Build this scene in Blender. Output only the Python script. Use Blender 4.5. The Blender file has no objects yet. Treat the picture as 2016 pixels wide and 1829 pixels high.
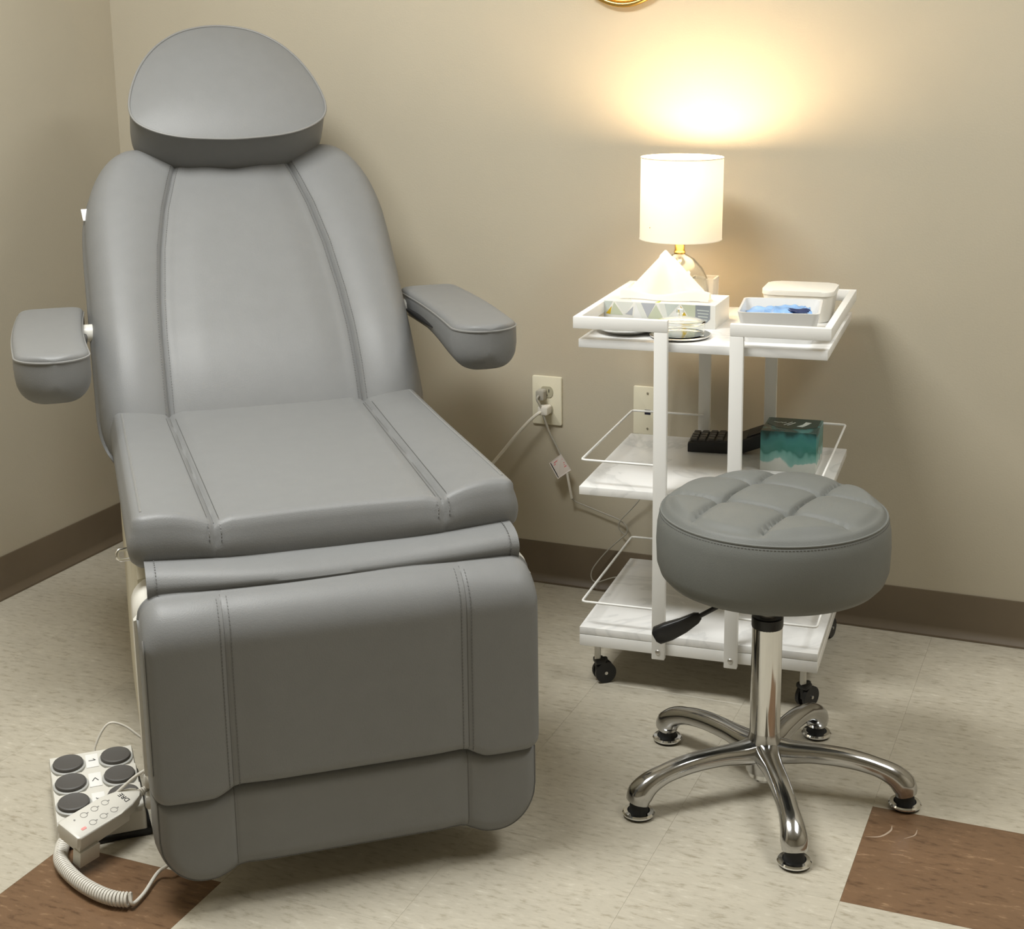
import bpy, bmesh, math, random
import numpy as np
from mathutils import Vector, Matrix
sc = bpy.context.scene
COL = sc.collection
R = math.radians
random.seed(7)

# ------------------------------------------------------------------ camera
def cam_setup():
    f, yaw, pitch, roll = 2872.311, -0.39904, 0.216424, 0.013311
    C = Vector((2.43638, -3.13901, 1.28866)); cx, cy, w, h = 1016.33, 716.62, 2016., 1829.
    fw = Vector((math.cos(pitch)*math.sin(yaw), math.cos(pitch)*math.cos(yaw), -math.sin(pitch)))
    rt = Vector((math.cos(yaw), -math.sin(yaw), 0)); dn = fw.cross(rt)
    c, s = math.cos(roll), math.sin(roll)
    r2 = c*rt + s*dn; d2 = -s*rt + c*dn
    m = Matrix((r2, -d2, -fw)).transposed().to_4x4(); m.translation = C
    cd = bpy.data.cameras.new('camera'); co = bpy.data.objects.new('camera', cd); COL.objects.link(co)
    co.matrix_world = m
    cd.sensor_width = 36; cd.sensor_fit = 'HORIZONTAL'; cd.lens = f/w*36
    cd.shift_x = -(cx - w/2)/w; cd.shift_y = -(h/2 - cy)/w
    cd.clip_start = .05; sc.camera = co
cam_setup()

# ------------------------------------------------------------------ world, lights, exposure
sc.view_settings.view_transform = 'Standard'; sc.view_settings.look = 'None'
sc.view_settings.gamma = 1; sc.view_settings.exposure = 0.0
sc.view_settings.use_curve_mapping = False
wd = bpy.data.worlds.new('world'); sc.world = wd; wd.use_nodes = True
wd.node_tree.nodes['Background'].inputs[0].default_value = (.5, .48, .44, 1)
wd.node_tree.nodes['Background'].inputs[1].default_value = .02
ROOM_X, ROOM_Y, ROOM_Z = 4.2, -4.6, 2.5
# ceiling fixtures: (x, y, rotation, watts)
TROFFERS = [(.95, -1.55, 0, 60), (3.0, -.95, R(90), 25)]
LAMP_WATTS = 8
def ceiling_area(x, y, rz, watts):
    ld = bpy.data.lights.new('ceiling_panel_light', 'AREA'); ld.shape = 'RECTANGLE'; ld.size = 1.12; ld.size_y = .52
    ld.energy = watts; ld.color = (.985, 1, .985)
    lo = bpy.data.objects.new('ceiling_panel_light', ld); COL.objects.link(lo)
    lo.location = (x, y, ROOM_Z-.028); lo.rotation_euler = (0, 0, rz)
for t in TROFFERS: ceiling_area(*t)

# ------------------------------------------------------------------ materials
def newmat(name):
    m = bpy.data.materials.new(name); m.use_nodes = True
    return m, m.node_tree, m.node_tree.nodes['Principled BSDF']
def setin(b, k, v):
    if k in b.inputs: b.inputs[k].default_value = v
def plain(name, col, rough=.5, metal=0, spec=.5, trans=0, ior=1.45, coat=0, emis=None, estr=0, bump=0, bscale=200, var=0, vscale=8):
    m, nt, b = newmat(name)
    setin(b, 'Base Color', (*col, 1)); setin(b, 'Roughness', rough); setin(b, 'Metallic', metal)
    setin(b, 'Specular IOR Level', spec); setin(b, 'Transmission Weight', trans); setin(b, 'IOR', ior); setin(b, 'Coat Weight', coat)
    if emis: setin(b, 'Emission Color', (*emis, 1)); setin(b, 'Emission Strength', estr)
    if bump or var:
        tc = nt.nodes.new('ShaderNodeTexCoord')
    if var:
        n = nt.nodes.new('ShaderNodeTexNoise'); n.inputs['Scale'].default_value = vscale; n.inputs['Detail'].default_value = 4
        nt.links.new(tc.outputs['Object'], n.inputs['Vector'])
        r = nt.nodes.new('ShaderNodeValToRGB')
        r.color_ramp.elements[0].position = .3; r.color_ramp.elements[1].position = .7
        r.color_ramp.elements[0].color = (*[c*(1-var) for c in col], 1); r.color_ramp.elements[1].color = (*[min(1, c*(1+var)) for c in col], 1)
        nt.links.new(n.outputs['Fac'], r.inputs['Fac']); nt.links.new(r.outputs['Color'], b.inputs['Base Color'])
    if bump:
        n = nt.nodes.new('ShaderNodeTexNoise'); n.inputs['Scale'].default_value = bscale; n.inputs['Detail'].default_value = 3
        nt.links.new(tc.outputs['Object'], n.inputs['Vector'])
        bp = nt.nodes.new('ShaderNodeBump'); bp.inputs['Strength'].default_value = bump; bp.inputs['Distance'].default_value = .002
        nt.links.new(n.outputs['Fac'], bp.inputs['Height']); nt.links.new(bp.outputs['Normal'], b.inputs['Normal'])
    return m
M = {}
M['wall'] = plain('wall_paint', (.45, .405, .315), .62, spec=.3, bump=.12, bscale=260, var=.025, vscale=3)
M['ceiling'] = plain('ceiling_tile', (.58, .57, .53), .9, bump=.3, bscale=90)
M['base'] = plain('cove_base_vinyl', (.13, .10, .066), .42, spec=.4, bump=.05, bscale=120, var=.06)
M['subfloor'] = plain('floor_adhesive', (.16, .14, .11), .8)
M['leather'] = plain('grey_vinyl', (.180, .182, .180), .47, spec=.4, bump=.16, bscale=520, var=.02, vscale=30)
M['leather2'] = plain('stool_vinyl', (.145, .150, .140), .52, spec=.4, bump=.16, bscale=520, var=.02, vscale=30)
M['piping'] = plain('grey_piping', (.21, .208, .20), .35)
M['thread'] = plain('grey_thread', (.12, .119, .115), .6)
M['chrome'] = plain('chrome', (.74, .745, .75), .09, metal=1)
M['aluminium'] = plain('polished_aluminium', (.50, .50, .50), .15, metal=1)
M['steel'] = plain('brushed_steel', (.6, .59, .57), .3, metal=1)
M['black'] = plain('black_plastic', (.012, .012, .013), .38)
M['rubber'] = plain('black_rubber', (.018, .018, .018), .7)
M['white_metal'] = plain('white_powder_coat', (.79, .785, .76), .38)
M['white_plastic'] = plain('white_plastic', (.66, .64, .58), .35)
M['cream_plastic'] = plain('cream_plastic', (.60, .56, .44), .4)
M['ivory'] = plain('ivory_plastic', (.68, .64, .50), .32)
M['ivory_dark'] = plain('ivory_socket', (.42, .39, .28), .35)
M['dark_grey'] = plain('dark_grey_rubber', (.085, .08, .075), .55)
M['grey_ring'] = plain('grey_ring', (.42, .42, .40), .4)
M['cord'] = plain('white_cord', (.70, .67, .60), .45)
M['cord_grey'] = plain('clear_grey_cord', (.36, .34, .29), .4)
M['gold'] = plain('brushed_gold', (.72, .45, .12), .25, metal=1)
M['thin_glass'] = plain('thin_clear_glass', (.98, .99, .98), .02, trans=1, ior=1.12)
M['frost'] = plain('frosted_acrylic', (.95, .95, .93), .35, trans=.8, ior=1.2)
M['mirror'] = plain('mirror_glass', (.85, .85, .85), .02, metal=1)
M['glass'] = plain('clear_glass', (.97, .98, .97), .03, trans=1, ior=1.45)
M['silver'] = plain('silvered_rim', (.7, .69, .67), .15, metal=1)
M['ceramic'] = plain('white_ceramic', (.74, .74, .73), .22)
M['bin'] = plain('white_bin_plastic', (.74, .72, .66), .4)
M['paper'] = plain('tissue_paper', (.82, .80, .77), .9, bump=.2, bscale=60)
M['blue'] = plain('blue_wrapper', (.22, .40, .70), .45, var=.25, vscale=40)
M['navy'] = plain('navy_wrapper', (.015, .03, .10), .45)
M['print_black'] = plain('black_print', (.02, .02, .02), .6)
M['print_grey'] = plain('grey_print', (.30, .29, .27), .6)
M['print_red'] = plain('red_print', (.75, .18, .20), .6)
M['pink'] = plain('pink_led', (.9, .32, .30), .5)
M['tag'] = plain('paper_tag', (.68, .62, .58), .6)
M['hole'] = plain('dark_hole', (.004, .004, .02), .6)
M['scuff'] = plain('scuff', (.42, .33, .25), .5)
M['bulb'] = plain('bulb', (1, .9, .7), .5, emis=(1, .72, .4), estr=12)
M['diffuser'] = plain('lit_diffuser', (.9, .9, .88), .6, emis=(1, .96, .88), estr=2.0)
M['shade_rim'] = plain('shade_rim', (.75, .70, .58), .6)

def shade_mat():
    m, nt, b = newmat('linen_shade')
    setin(b, 'Base Color', (.86, .82, .74, 1)); setin(b, 'Roughness', .8)
    tr = nt.nodes.new('ShaderNodeBsdfTranslucent'); tr.inputs['Color'].default_value = (.95, .88, .72, 1)
    mx = nt.nodes.new('ShaderNodeMixShader'); mx.inputs[0].default_value = .042
    nt.links.new(b.outputs[0], mx.inputs[1]); nt.links.new(tr.outputs[0], mx.inputs[2])
    nt.links.new(mx.outputs[0], nt.nodes['Material Output'].inputs['Surface'])
    tc = nt.nodes.new('ShaderNodeTexCoord'); n = nt.nodes.new('ShaderNodeTexNoise'); n.inputs['Scale'].default_value = 400
    nt.links.new(tc.outputs['Object'], n.inputs['Vector']); bp = nt.nodes.new('ShaderNodeBump'); bp.inputs['Strength'].default_value = .1
    nt.links.new(n.outputs['Fac'], bp.inputs['Height']); nt.links.new(bp.outputs['Normal'], b.inputs['Normal'])
    return m
M['shade'] = shade_mat()

def tissue_mat():
    m, nt, b = newmat('thin_tissue')
    setin(b, 'Base Color', (.85, .83, .80, 1)); setin(b, 'Roughness', .95)
    tr = nt.nodes.new('ShaderNodeBsdfTranslucent'); tr.inputs['Color'].default_value = (.85, .82, .78, 1)
    mx = nt.nodes.new('ShaderNodeMixShader'); mx.inputs[0].default_value = .4
    nt.links.new(b.outputs[0], mx.inputs[1]); nt.links.new(tr.outputs[0], mx.inputs[2])
    nt.links.new(mx.outputs[0], nt.nodes['Material Output'].inputs['Surface'])
    return m
M['tissue'] = tissue_mat()

def vct(name, dark, mid, light, rough, sc_=(40, 115, 40), lo=.30, hi=.74):
    """streaky vinyl composition tile: flecks elongated along one direction, offset per tile"""
    m, nt, b = newmat(name); N = nt.nodes; Lk = nt.links.new
    tc = N.new('ShaderNodeTexCoord'); oi = N.new('ShaderNodeObjectInfo')
    mul = N.new('ShaderNodeMath'); mul.operation = 'MULTIPLY'; mul.inputs[1].default_value = 37.0
    Lk(oi.outputs['Random'], mul.inputs[0])
    add = N.new('ShaderNodeVectorMath'); add.operation = 'ADD'
    Lk(tc.outputs['Object'], add.inputs[0]); Lk(mul.outputs[0], add.inputs[1])
    mp = N.new('ShaderNodeMapping'); mp.inputs['Scale'].default_value = sc_; Lk(add.outputs[0], mp.inputs['Vector'])
    n1 = N.new('ShaderNodeTexNoise'); n1.inputs['Scale'].default_value = 1; n1.inputs['Detail'].default_value = 5; n1.inputs['Roughness'].default_value = .62
    Lk(mp.outputs[0], n1.inputs['Vector'])
    cr = N.new('ShaderNodeValToRGB'); e = cr.color_ramp.elements
    e[0].position = lo; e[0].color = (*dark, 1); e[1].position = hi; e[1].color = (*light, 1)
    k = e.new(.46); k.color = (*mid, 1); k = e.new(.60); k.color = (*[c*1.05 for c in mid], 1)
    Lk(n1.outputs['Fac'], cr.inputs['Fac'])
    mp2 = N.new('ShaderNodeMapping'); mp2.inputs['Scale'].default_value = (7, 14, 7); Lk(add.outputs[0], mp2.inputs['Vector'])
    n2 = N.new('ShaderNodeTexNoise'); n2.inputs['Scale'].default_value = 1; n2.inputs['Detail'].default_value = 3; Lk(mp2.outputs[0], n2.inputs['Vector'])
    mr = N.new('ShaderNodeMapRange'); mr.inputs['To Min'].default_value = .9; mr.inputs['To Max'].default_value = 1.1; Lk(n2.outputs['Fac'], mr.inputs['Value'])
    hs = N.new('ShaderNodeHueSaturation'); Lk(cr.outputs['Color'], hs.inputs['Color']); Lk(mr.outputs[0], hs.inputs['Value'])
    Lk(hs.outputs['Color'], b.inputs['Base Color']); setin(b, 'Roughness', rough); setin(b, 'Specular IOR Level', .45)
    bp = N.new('ShaderNodeBump'); bp.inputs['Strength'].default_value = .05; bp.inputs['Distance'].default_value = .001
    Lk(n2.outputs['Fac'], bp.inputs['Height']); Lk(bp.outputs['Normal'], b.inputs['Normal'])
    return m
M['tile_beige'] = vct('beige_vinyl_tile', (.34, .30, .225), (.47, .432, .35), (.59, .555, .47), .3)
M['tile_brown'] = vct('brown_vinyl_tile', (.095, .052, .027), (.165, .096, .052), (.31, .20, .115), .3, (34, 105, 34), .30, .74)

def marble():
    m, nt, b = newmat('white_marble_laminate'); N = nt.nodes; Lk = nt.links.new
    tc = N.new('ShaderNodeTexCoord'); n = N.new('ShaderNodeTexNoise'); n.inputs['Scale'].default_value = 3.2; n.inputs['Detail'].default_value = 7; n.inputs['Distortion'].default_value = 1.6
    Lk(tc.outputs['Object'], n.inputs['Vector'])
    cr = N.new('ShaderNodeValToRGB'); e = cr.color_ramp.elements
    e[0].position = .44; e[0].color = (.80, .795, .78, 1); e[1].position = .56; e[1].color = (.80, .795, .78, 1)
    k = e.new(.497); k.color = (.68, .68, .67, 1); k = e.new(.48); k.color = (.785, .78, .765, 1)
    Lk(n.outputs['Fac'], cr.inputs['Fac']); Lk(cr.outputs['Color'], b.inputs['Base Color']); setin(b, 'Roughness', .2)
    return m
M['marble'] = marble()

def teal():
    m, nt, b = newmat('teal_watercolour_print'); N = nt.nodes; Lk = nt.links.new
    tc = N.new('ShaderNodeTexCoord'); sp = N.new('ShaderNodeSeparateXYZ'); Lk(tc.outputs['Object'], sp.inputs[0])
    mp = N.new('ShaderNodeMapping'); mp.inputs['Scale'].default_value = (34, 34, 20); Lk(tc.outputs['Object'], mp.inputs['Vector'])
    n = N.new('ShaderNodeTexNoise'); n.inputs['Scale'].default_value = 1; n.inputs['Detail'].default_value = 2; Lk(mp.outputs[0], n.inputs['Vector'])
    a = N.new('ShaderNodeMath'); a.operation = 'MULTIPLY_ADD'; a.inputs[1].default_value = .055; Lk(n.outputs['Fac'], a.inputs[0]); Lk(sp.outputs['Z'], a.inputs[2])
    mr = N.new('ShaderNodeMapRange'); mr.inputs['From Min'].default_value = .02; mr.inputs['From Max'].default_value = .115; Lk(a.outputs[0], mr.inputs['Value'])
    cr = N.new('ShaderNodeValToRGB'); cr.color_ramp.interpolation = 'LINEAR'; e = cr.color_ramp.elements
    e[0].position = .0; e[0].color = (.62, .64, .60, 1); e[1].position = 1; e[1].color = (.02, .06, .055, 1)
    for p, c in ((.26, (.60, .63, .59)), (.30, (.22, .44, .40)), (.46, (.12, .33, .29)), (.52, (.03, .17, .14)), (.72, (.06, .23, .21)), (.86, (.05, .2, .2))):
        k = e.new(p); k.color = (*c, 1)
    Lk(mr.outputs[0], cr.inputs['Fac']); Lk(cr.outputs['Color'], b.inputs['Base Color']); setin(b, 'Roughness', .25)
    return m
M['teal'] = teal()
M['teal_dark'] = plain('dark_green_print', (.012, .04, .035), .25)
M['box_white'] = plain('box_card_white', (.70, .69, .64), .45)
M['box_edge'] = plain('box_card_side', (.60, .57, .52), .5)
PRN = {n: plain('print_'+n, c, .45) for n, c in dict(mist=(.52, .56, .52), sage=(.50, .53, .40), pale=(.66, .67, .62), lilac=(.40, .41, .44), ochre=(.55, .38, .02), lime=(.45, .52, .03), slate=(.25, .27, .29), white=(.72, .72, .70)).items()}

# ------------------------------------------------------------------ mesh helpers
def link(o, parent=None):
    COL.objects.link(o)
    if parent is not None: o.parent = parent
    return o
def finish(me, mat, smooth=True, angle=38):
    if mat is not None: me.materials.append(mat)
    if smooth:
        me.polygons.foreach_set('use_smooth', [True]*len(me.polygons))
        me.set_sharp_from_angle(angle=R(angle))
    me.update()
def mobj(name, verts, faces, mat, parent=None, smooth=True, angle=38, recalc=True):
    me = bpy.data.meshes.new(name); me.from_pydata([tuple(v) for v in verts], [], [tuple(f) for f in faces])
    if recalc:
        bm = bmesh.new(); bm.from_mesh(me); bmesh.ops.recalc_face_normals(bm, faces=bm.faces); bm.to_mesh(me); bm.free()
    finish(me, mat, smooth, angle)
    return link(bpy.data.objects.new(name, me), parent)
def bobj(name, bm, mat, parent=None, smooth=True, angle=38):
    me = bpy.data.meshes.new(name); bmesh.ops.recalc_face_normals(bm, faces=bm.faces); bm.to_mesh(me); bm.free()
    finish(me, mat, smooth, angle)
    return link(bpy.data.objects.new(name, me), parent)
def bm_box(bm, c, s, bev=0, seg=2, mat=None):
    """box centred at c with full size s; mat = optional 4x4 applied afterwards"""
    r = bmesh.ops.create_cube(bm, size=1); vs = r['verts']
    for v in vs: v.co = Vector((v.co.x*s[0], v.co.y*s[1], v.co.z*s[2]))
    if bev:
        es = list({e for v in vs for e in v.link_edges})
        rr = bmesh.ops.bevel(bm, geom=es, offset=bev, segments=seg, profile=.5, affect='EDGES')
        vs = [v for v in rr['verts']]
        fs = {f for v in vs for f in v.link_faces}; vs = list({v for f in fs for v in f.verts})
    for v in vs:
        v.co = v.co + Vector(c)
        if mat is not None: v.co = mat @ v.co
    return vs
def box(name, c, s, mat, parent=None, bev=.002, seg=2, xf=None):
    bm = bmesh.new(); bm_box(bm, c, s, bev, seg, xf); return bobj(name, bm, mat, parent)
def catmull(pts, n=8, closed=False):
    P = [np.array(p, float) for p in pts]; out = []; N = len(P); rng = N if closed else N-1
    for i in range(rng):
        p0 = P[(i-1) % N] if closed or i > 0 else 2*P[0]-P[1]
        p1, p2 = P[i], P[(i+1) % N]
        p3 = P[(i+2) % N] if closed or i+2 < N else 2*P[-1]-P[-2]
        for k in range(n):
            t = k/n
            out.append(.5*(2*p1+(p2-p0)*t+(2*p0-5*p1+4*p2-p3)*t*t+(3*p1-p0-3*p2+p3)*t**3))
    if not closed: out.append(P[-1])
    return out
def tube_vf(pts, r, seg=10, closed=False, base=0, caps=True):
    P = [Vector(p) for p in pts]; n = len(P); V = []; Fc = []
    rr = r if hasattr(r, '__len__') else [r]*n
    up = None
    for i in range(n):
        a = P[i-1] if (i or closed) else P[0]; b = P[(i+1) % n] if (i < n-1 or closed) else P[-1]
        t = (b-a).normalized()
        if up is None:
            up = Vector((0, 0, 1)) if abs(t.z) < .9 else Vector((1, 0, 0))
        up = (up - t*up.dot(t))
        up = up.normalized() if up.length > 1e-6 else t.orthogonal().normalized()
        s = t.cross(up)
        for k in range(seg):
            a_ = 2*math.pi*k/seg
            V.append(P[i]+(up*math.cos(a_)+s*math.sin(a_))*rr[i])
    for i in range(n if closed else n-1):
        j = (i+1) % n
        for k in range(seg):
            l = (k+1) % seg
            Fc.append((base+i*seg+k, base+i*seg+l, base+j*seg+l, base+j*seg+k))
    if not closed and caps:
        Fc.append(tuple(base+k for k in range(seg))[::-1]); Fc.append(tuple(base+(n-1)*seg+k for k in range(seg)))
    return V, Fc
def tube(name, pts, r, mat, parent=None, seg=10, closed=False):
    V, Fc = tube_vf(pts, r, seg, closed); return mobj(name, V, Fc, mat, parent, angle=50)
def lathe(name, prof, mat, parent=None, seg=48, c=(0, 0, 0), angle=35):
    """prof: list of (r, z); r==0 makes a pole"""
    V = []; Fc = []; rings = []
    for r, z in prof:
        if r < 1e-6: V.append((c[0], c[1], c[2]+z)); rings.append([len(V)-1])
        else:
            st = len(V)
            for k in range(seg):
                a = 2*math.pi*k/seg; V.append((c[0]+r*math.cos(a), c[1]+r*math.sin(a), c[2]+z))
            rings.append(list(range(st, st+seg)))
    for a, b in zip(rings, rings[1:]):
        for k in range(seg):
            l = (k+1) % seg
            if len(a) == 1 and len(b) == 1: continue
            if len(a) == 1: Fc.append((a[0], b[l], b[k]))
            elif len(b) == 1: Fc.append((a[k], a[l], b[0]))
            else: Fc.append((a[k], a[l], b[l], b[k]))
    return mobj(name, V, Fc, mat, parent, angle=angle)
def prism(name, poly, z0, z1, mat, parent=None, xf=None, bev=0, smooth=True):
    """extruded polygon (list of (x, y)) from z0 to z1"""
    n = len(poly); bm = bmesh.new()
    a = [bm.verts.new((p[0], p[1], z0)) for p in poly]; b = [bm.verts.new((p[0], p[1], z1)) for p in poly]
    bm.faces.new(a[::-1]); top = bm.faces.new(b)
    for i in range(n): bm.faces.new((a[i], a[(i+1) % n], b[(i+1) % n], b[i]))
    if bev: bmesh.ops.bevel(bm, geom=list(top.edges), offset=bev, segments=2, profile=.5, affect='EDGES')
    if xf is not None:
        for v in bm.verts: v.co = xf @ v.co
    return bobj(name, bm, mat, parent, smooth)
def rrect(w, h, r, n=6, cx=0, cy=0):
    out = []
    for sx, sy, a0 in ((1, 1, 0), (-1, 1, 90), (-1, -1, 180), (1, -1, 270)):
        for k in range(n+1):
            a = R(a0+90*k/n); out.append((cx+sx*(w/2-r)+r*math.cos(a), cy+sy*(h/2-r)+r*math.sin(a)))
    return out
def thing(name, label, cat, loc=(0, 0, 0), rz=0, group=None):
    o = bpy.data.objects.new(name, None); COL.objects.link(o); o.empty_display_size = .05
    o.location = loc; o.rotation_euler = (0, 0, rz); o['label'] = label; o['category'] = cat
    if group: o['group'] = group
    return o
def tag(o, label, cat, group=None):
    o['label'] = label; o['category'] = cat
    if group: o['group'] = group
    return o
def struct(o, label=None, cat=None):
    o['kind'] = 'structure'
    if label: o['label'] = label
    if cat: o['category'] = cat
    return o
def text_mesh(name, s, size, mat, parent, xf, extrude=.0002):
    cu = bpy.data.curves.new('txt', 'FONT'); cu.body = s; cu.size = size; cu.extrude = extrude; cu.align_x = 'CENTER'; cu.align_y = 'CENTER'
    to = bpy.data.objects.new('txt', cu); COL.objects.link(to)
    dg = bpy.context.evaluated_depsgraph_get(); dg.update()
    me = bpy.data.meshes.new_from_object(to.evaluated_get(dg)); bpy.data.objects.remove(to); bpy.data.curves.remove(cu)
    me.transform(xf); me.materials.clear(); me.materials.append(mat)
    return link(bpy.data.objects.new(name, me), parent)

# ------------------------------------------------------------------ room shell
def build_room():
    t = .1
    struct(box('wall_back', (ROOM_X/2, t/2, ROOM_Z/2), (ROOM_X+2*t, t, ROOM_Z), M['wall'], bev=0), 'beige painted wall behind the chair and the trolley', 'wall')
    struct(box('wall_left', (-t/2, ROOM_Y/2, ROOM_Z/2), (t, -ROOM_Y, ROOM_Z), M['wall'], bev=0), 'beige painted wall at the left edge beyond the chair', 'wall')
    struct(box('wall_right', (ROOM_X+t/2, ROOM_Y/2, ROOM_Z/2), (t, -ROOM_Y, ROOM_Z), M['wall'], bev=0), 'beige painted wall on the right, outside the view', 'wall')
    struct(box('wall_front', (ROOM_X/2, ROOM_Y-t/2, ROOM_Z/2), (ROOM_X+2*t, t, ROOM_Z), M['wall'], bev=0), 'beige painted wall behind the viewer', 'wall')
    struct(box('ceiling', (ROOM_X/2, ROOM_Y/2, ROOM_Z+t/2), (ROOM_X, -ROOM_Y, t), M['ceiling'], bev=0), 'pale tiled ceiling above the room', 'ceiling')
    fl = struct(box('floor', (ROOM_X/2, ROOM_Y/2, -.053), (ROOM_X, -ROOM_Y, .1), M['subfloor'], bev=0), 'beige vinyl tile floor with two brown tiles', 'floor')
    # vinyl tiles, each its own piece, hairline joints
    T = .3048; tx, ty = .88504, -.80052
    def edges(o, lo, hi):
        k0 = math.floor((lo-o)/T); v = [o+k*T for k in range(k0, int((hi-o)/T)+2)]
        v = [min(max(a, lo), hi) for a in v]; out = []
        for a, b in zip(v, v[1:]):
            if b-a > .02: out.append((a, b))
        return out
    cache = {}
    def tilemesh(w, h, mk):
        key = (round(w, 4), round(h, 4), mk)
        if key not in cache:
            bm = bmesh.new(); bm_box(bm, (0, 0, -.0015), (w-.0002, h-.0002, .003), 0)
            top = [e for e in bm.edges if all(v.co.z > -.0001 for v in e.verts)]
            bmesh.ops.bevel(bm, geom=top, offset=.0002, segments=1, affect='EDGES')
            me = bpy.data.meshes.new('tile'); bm.to_mesh(me); bm.free(); me.materials.append(M[mk]); cache[key] = me
        return cache[key]
    brown = {(0, 2), (4, 0), (8, -6), (-2, 7), (4, 8), (8, 4)}
    for xa, xb in edges(tx, 0, ROOM_X):
        for ya, yb in edges(ty, ROOM_Y, 0):
            ci = round((xa-tx)/T-.01) if xb-xa > .3 else 99; ri = round((ty-yb)/T)
            mk = 'tile_brown' if (ci, ri) in brown else 'tile_beige'
            full = xb-xa > .3 and yb-ya > .3
            o = link(bpy.data.objects.new('tile', tilemesh(xb-xa, yb-ya, mk)), fl)
            o.location = ((xa+xb)/2, (ya+yb)/2, 0)
            if mk == 'tile_brown':
                o['label'] = 'mottled brown vinyl tile'
                if (ci, ri) == (4, 0):
                    for pts, w in (([(-.148, .048), (-.125, .058), (-.112, .082), (-.112, .10)], .0035), ([(-.088, .065), (-.073, .082), (-.071, .102)], .0022)):
                        c = catmull([(*p, 0) for p in pts], 6); V = []; Fc = []
                        for i, p in enumerate(c):
                            a = c[max(0, i-1)]; b = c[min(len(c)-1, i+1)]; d = (b-a)/np.linalg.norm(b-a); ww = w*math.sin(math.pi*(i+.6)/(len(c)+.4))
                            V += [(p[0]-d[1]*ww/2, p[1]+d[0]*ww/2, .00015), (p[0]+d[1]*ww/2, p[1]-d[0]*ww/2, .00015)]
                        Fc = [(2*i, 2*i+1, 2*i+3, 2*i+2) for i in range(len(c)-1)]
                        mobj('scuff_mark', V, Fc, M['scuff'], o)
    # cove base: flat band with a flared toe
    H = .1016
    prof = [(0, H), (.0025, H), (.0035, H-.002), (.0035, .022), (.0055, .017), (.0105, .0095), (.0155, .0045), (.0165, .0004), (0, .0004)]
    def cove(name, a, b, nrm):
        a = Vector(a); b = Vector(b); n = Vector(nrm); V = []; k = len(prof)
        for p in (a, b):
            for d, z in prof: V.append(p+n*d+Vector((0, 0, z)))
        Fc = [(i, (i+1) % k, k+(i+1) % k, k+i) for i in range(k)]+[tuple(range(k)), tuple(range(2*k-1, k-1, -1))]
        return struct(mobj(name, V, Fc, M['base'], angle=30))
    for nm, a, b, n, lb in (('baseboard_back', (0, 0, 0), (ROOM_X, 0, 0), (0, -1, 0), 'dark brown vinyl base along the back wall'),
                        ('baseboard_left', (0, 0, 0), (0, ROOM_Y, 0), (1, 0, 0), 'dark brown vinyl base along the left wall'),
                        ('baseboard_right', (ROOM_X, 0, 0), (ROOM_X, ROOM_Y, 0), (-1, 0, 0), 'dark brown vinyl base along the unseen right wall'),
                        ('baseboard_front', (0, ROOM_Y, 0), (ROOM_X, ROOM_Y, 0), (0, 1, 0), 'dark brown vinyl base behind the viewer')):
        o = cove(nm, a, b, n); o['label'] = lb; o['category'] = 'baseboard'
    for i, (x, y, rz, w) in enumerate(TROFFERS):
        t = thing('ceiling_light', ['recessed white ceiling light panel above the chair', 'recessed white ceiling light panel to the right of the stool'][i], 'ceiling light', (x, y, ROOM_Z), rz, 'ceiling light panels')
        bm = bmesh.new()
        for c, s in (((0, .285, -.012), (1.21, .03, .024)), ((0, -.285, -.012), (1.21, .03, .024)), ((.59, 0, -.012), (.03, .54, .024)), ((-.59, 0, -.012), (.03, .54, .024))): bm_box(bm, c, s, .002)
        bobj('frame', bm, M['white_metal'], t); box('diffuser', (0, 0, -.008), (1.15, .54, .006), M['diffuser'], t, bev=0)
build_room()

# ------------------------------------------------------------------ upholstery pads
PHI = R(39.97); LS = .2103; A0 = 1.45
Lv = Vector((math.cos(PHI), math.sin(PHI), 0)); Fv = Vector((math.sin(PHI), -math.cos(PHI), 0))
def CW(l, a, z): return Lv*(LS+l)+Fv*a+Vector((0, 0, z))      # chair frame -> world
def CL(l, a, z): return (l, A0-a, z)                             # chair frame -> chair local
def segdist(px, py, bx, by):
    d = np.full(px.shape, 9.)
    for i in range(len(bx)):
        x0, y0, x1, y1 = bx[i], by[i], bx[(i+1) % len(bx)], by[(i+1) % len(by)]
        dx, dy = x1-x0, y1-y0; L2 = dx*dx+dy*dy
        if L2 < 1e-14: continue
        t = np.clip(((px-x0)*dx+(py-y0)*dy)/L2, 0, 1)
        d = np.minimum(d, np.hypot(px-x0-t*dx, py-y0-t*dy))
    return d
def drop(e, r):
    e = np.clip(e, 0, r); return r-np.sqrt(np.maximum(r*r-(r-e)**2, 0))
def clus(n, k=.75):
    s = np.linspace(0, 1, n); return (1-k)*s+k*(.5-.5*np.cos(np.pi*s))
def ucols(seam=None, hw=1, n=34):
    a = list(np.sin(np.linspace(0, np.pi/2, n)))
    if seam is not None:
        for q in np.linspace(-.03, .03, 17): a.append(min(max((seam+q)/hw, 0), 1))
    a = np.array(sorted(set(np.round(a, 4)))); a = a[np.insert(np.diff(a) > .0025, 0, True)]; a[-1] = 1
    return np.concatenate([-a[:0:-1], a])
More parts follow.
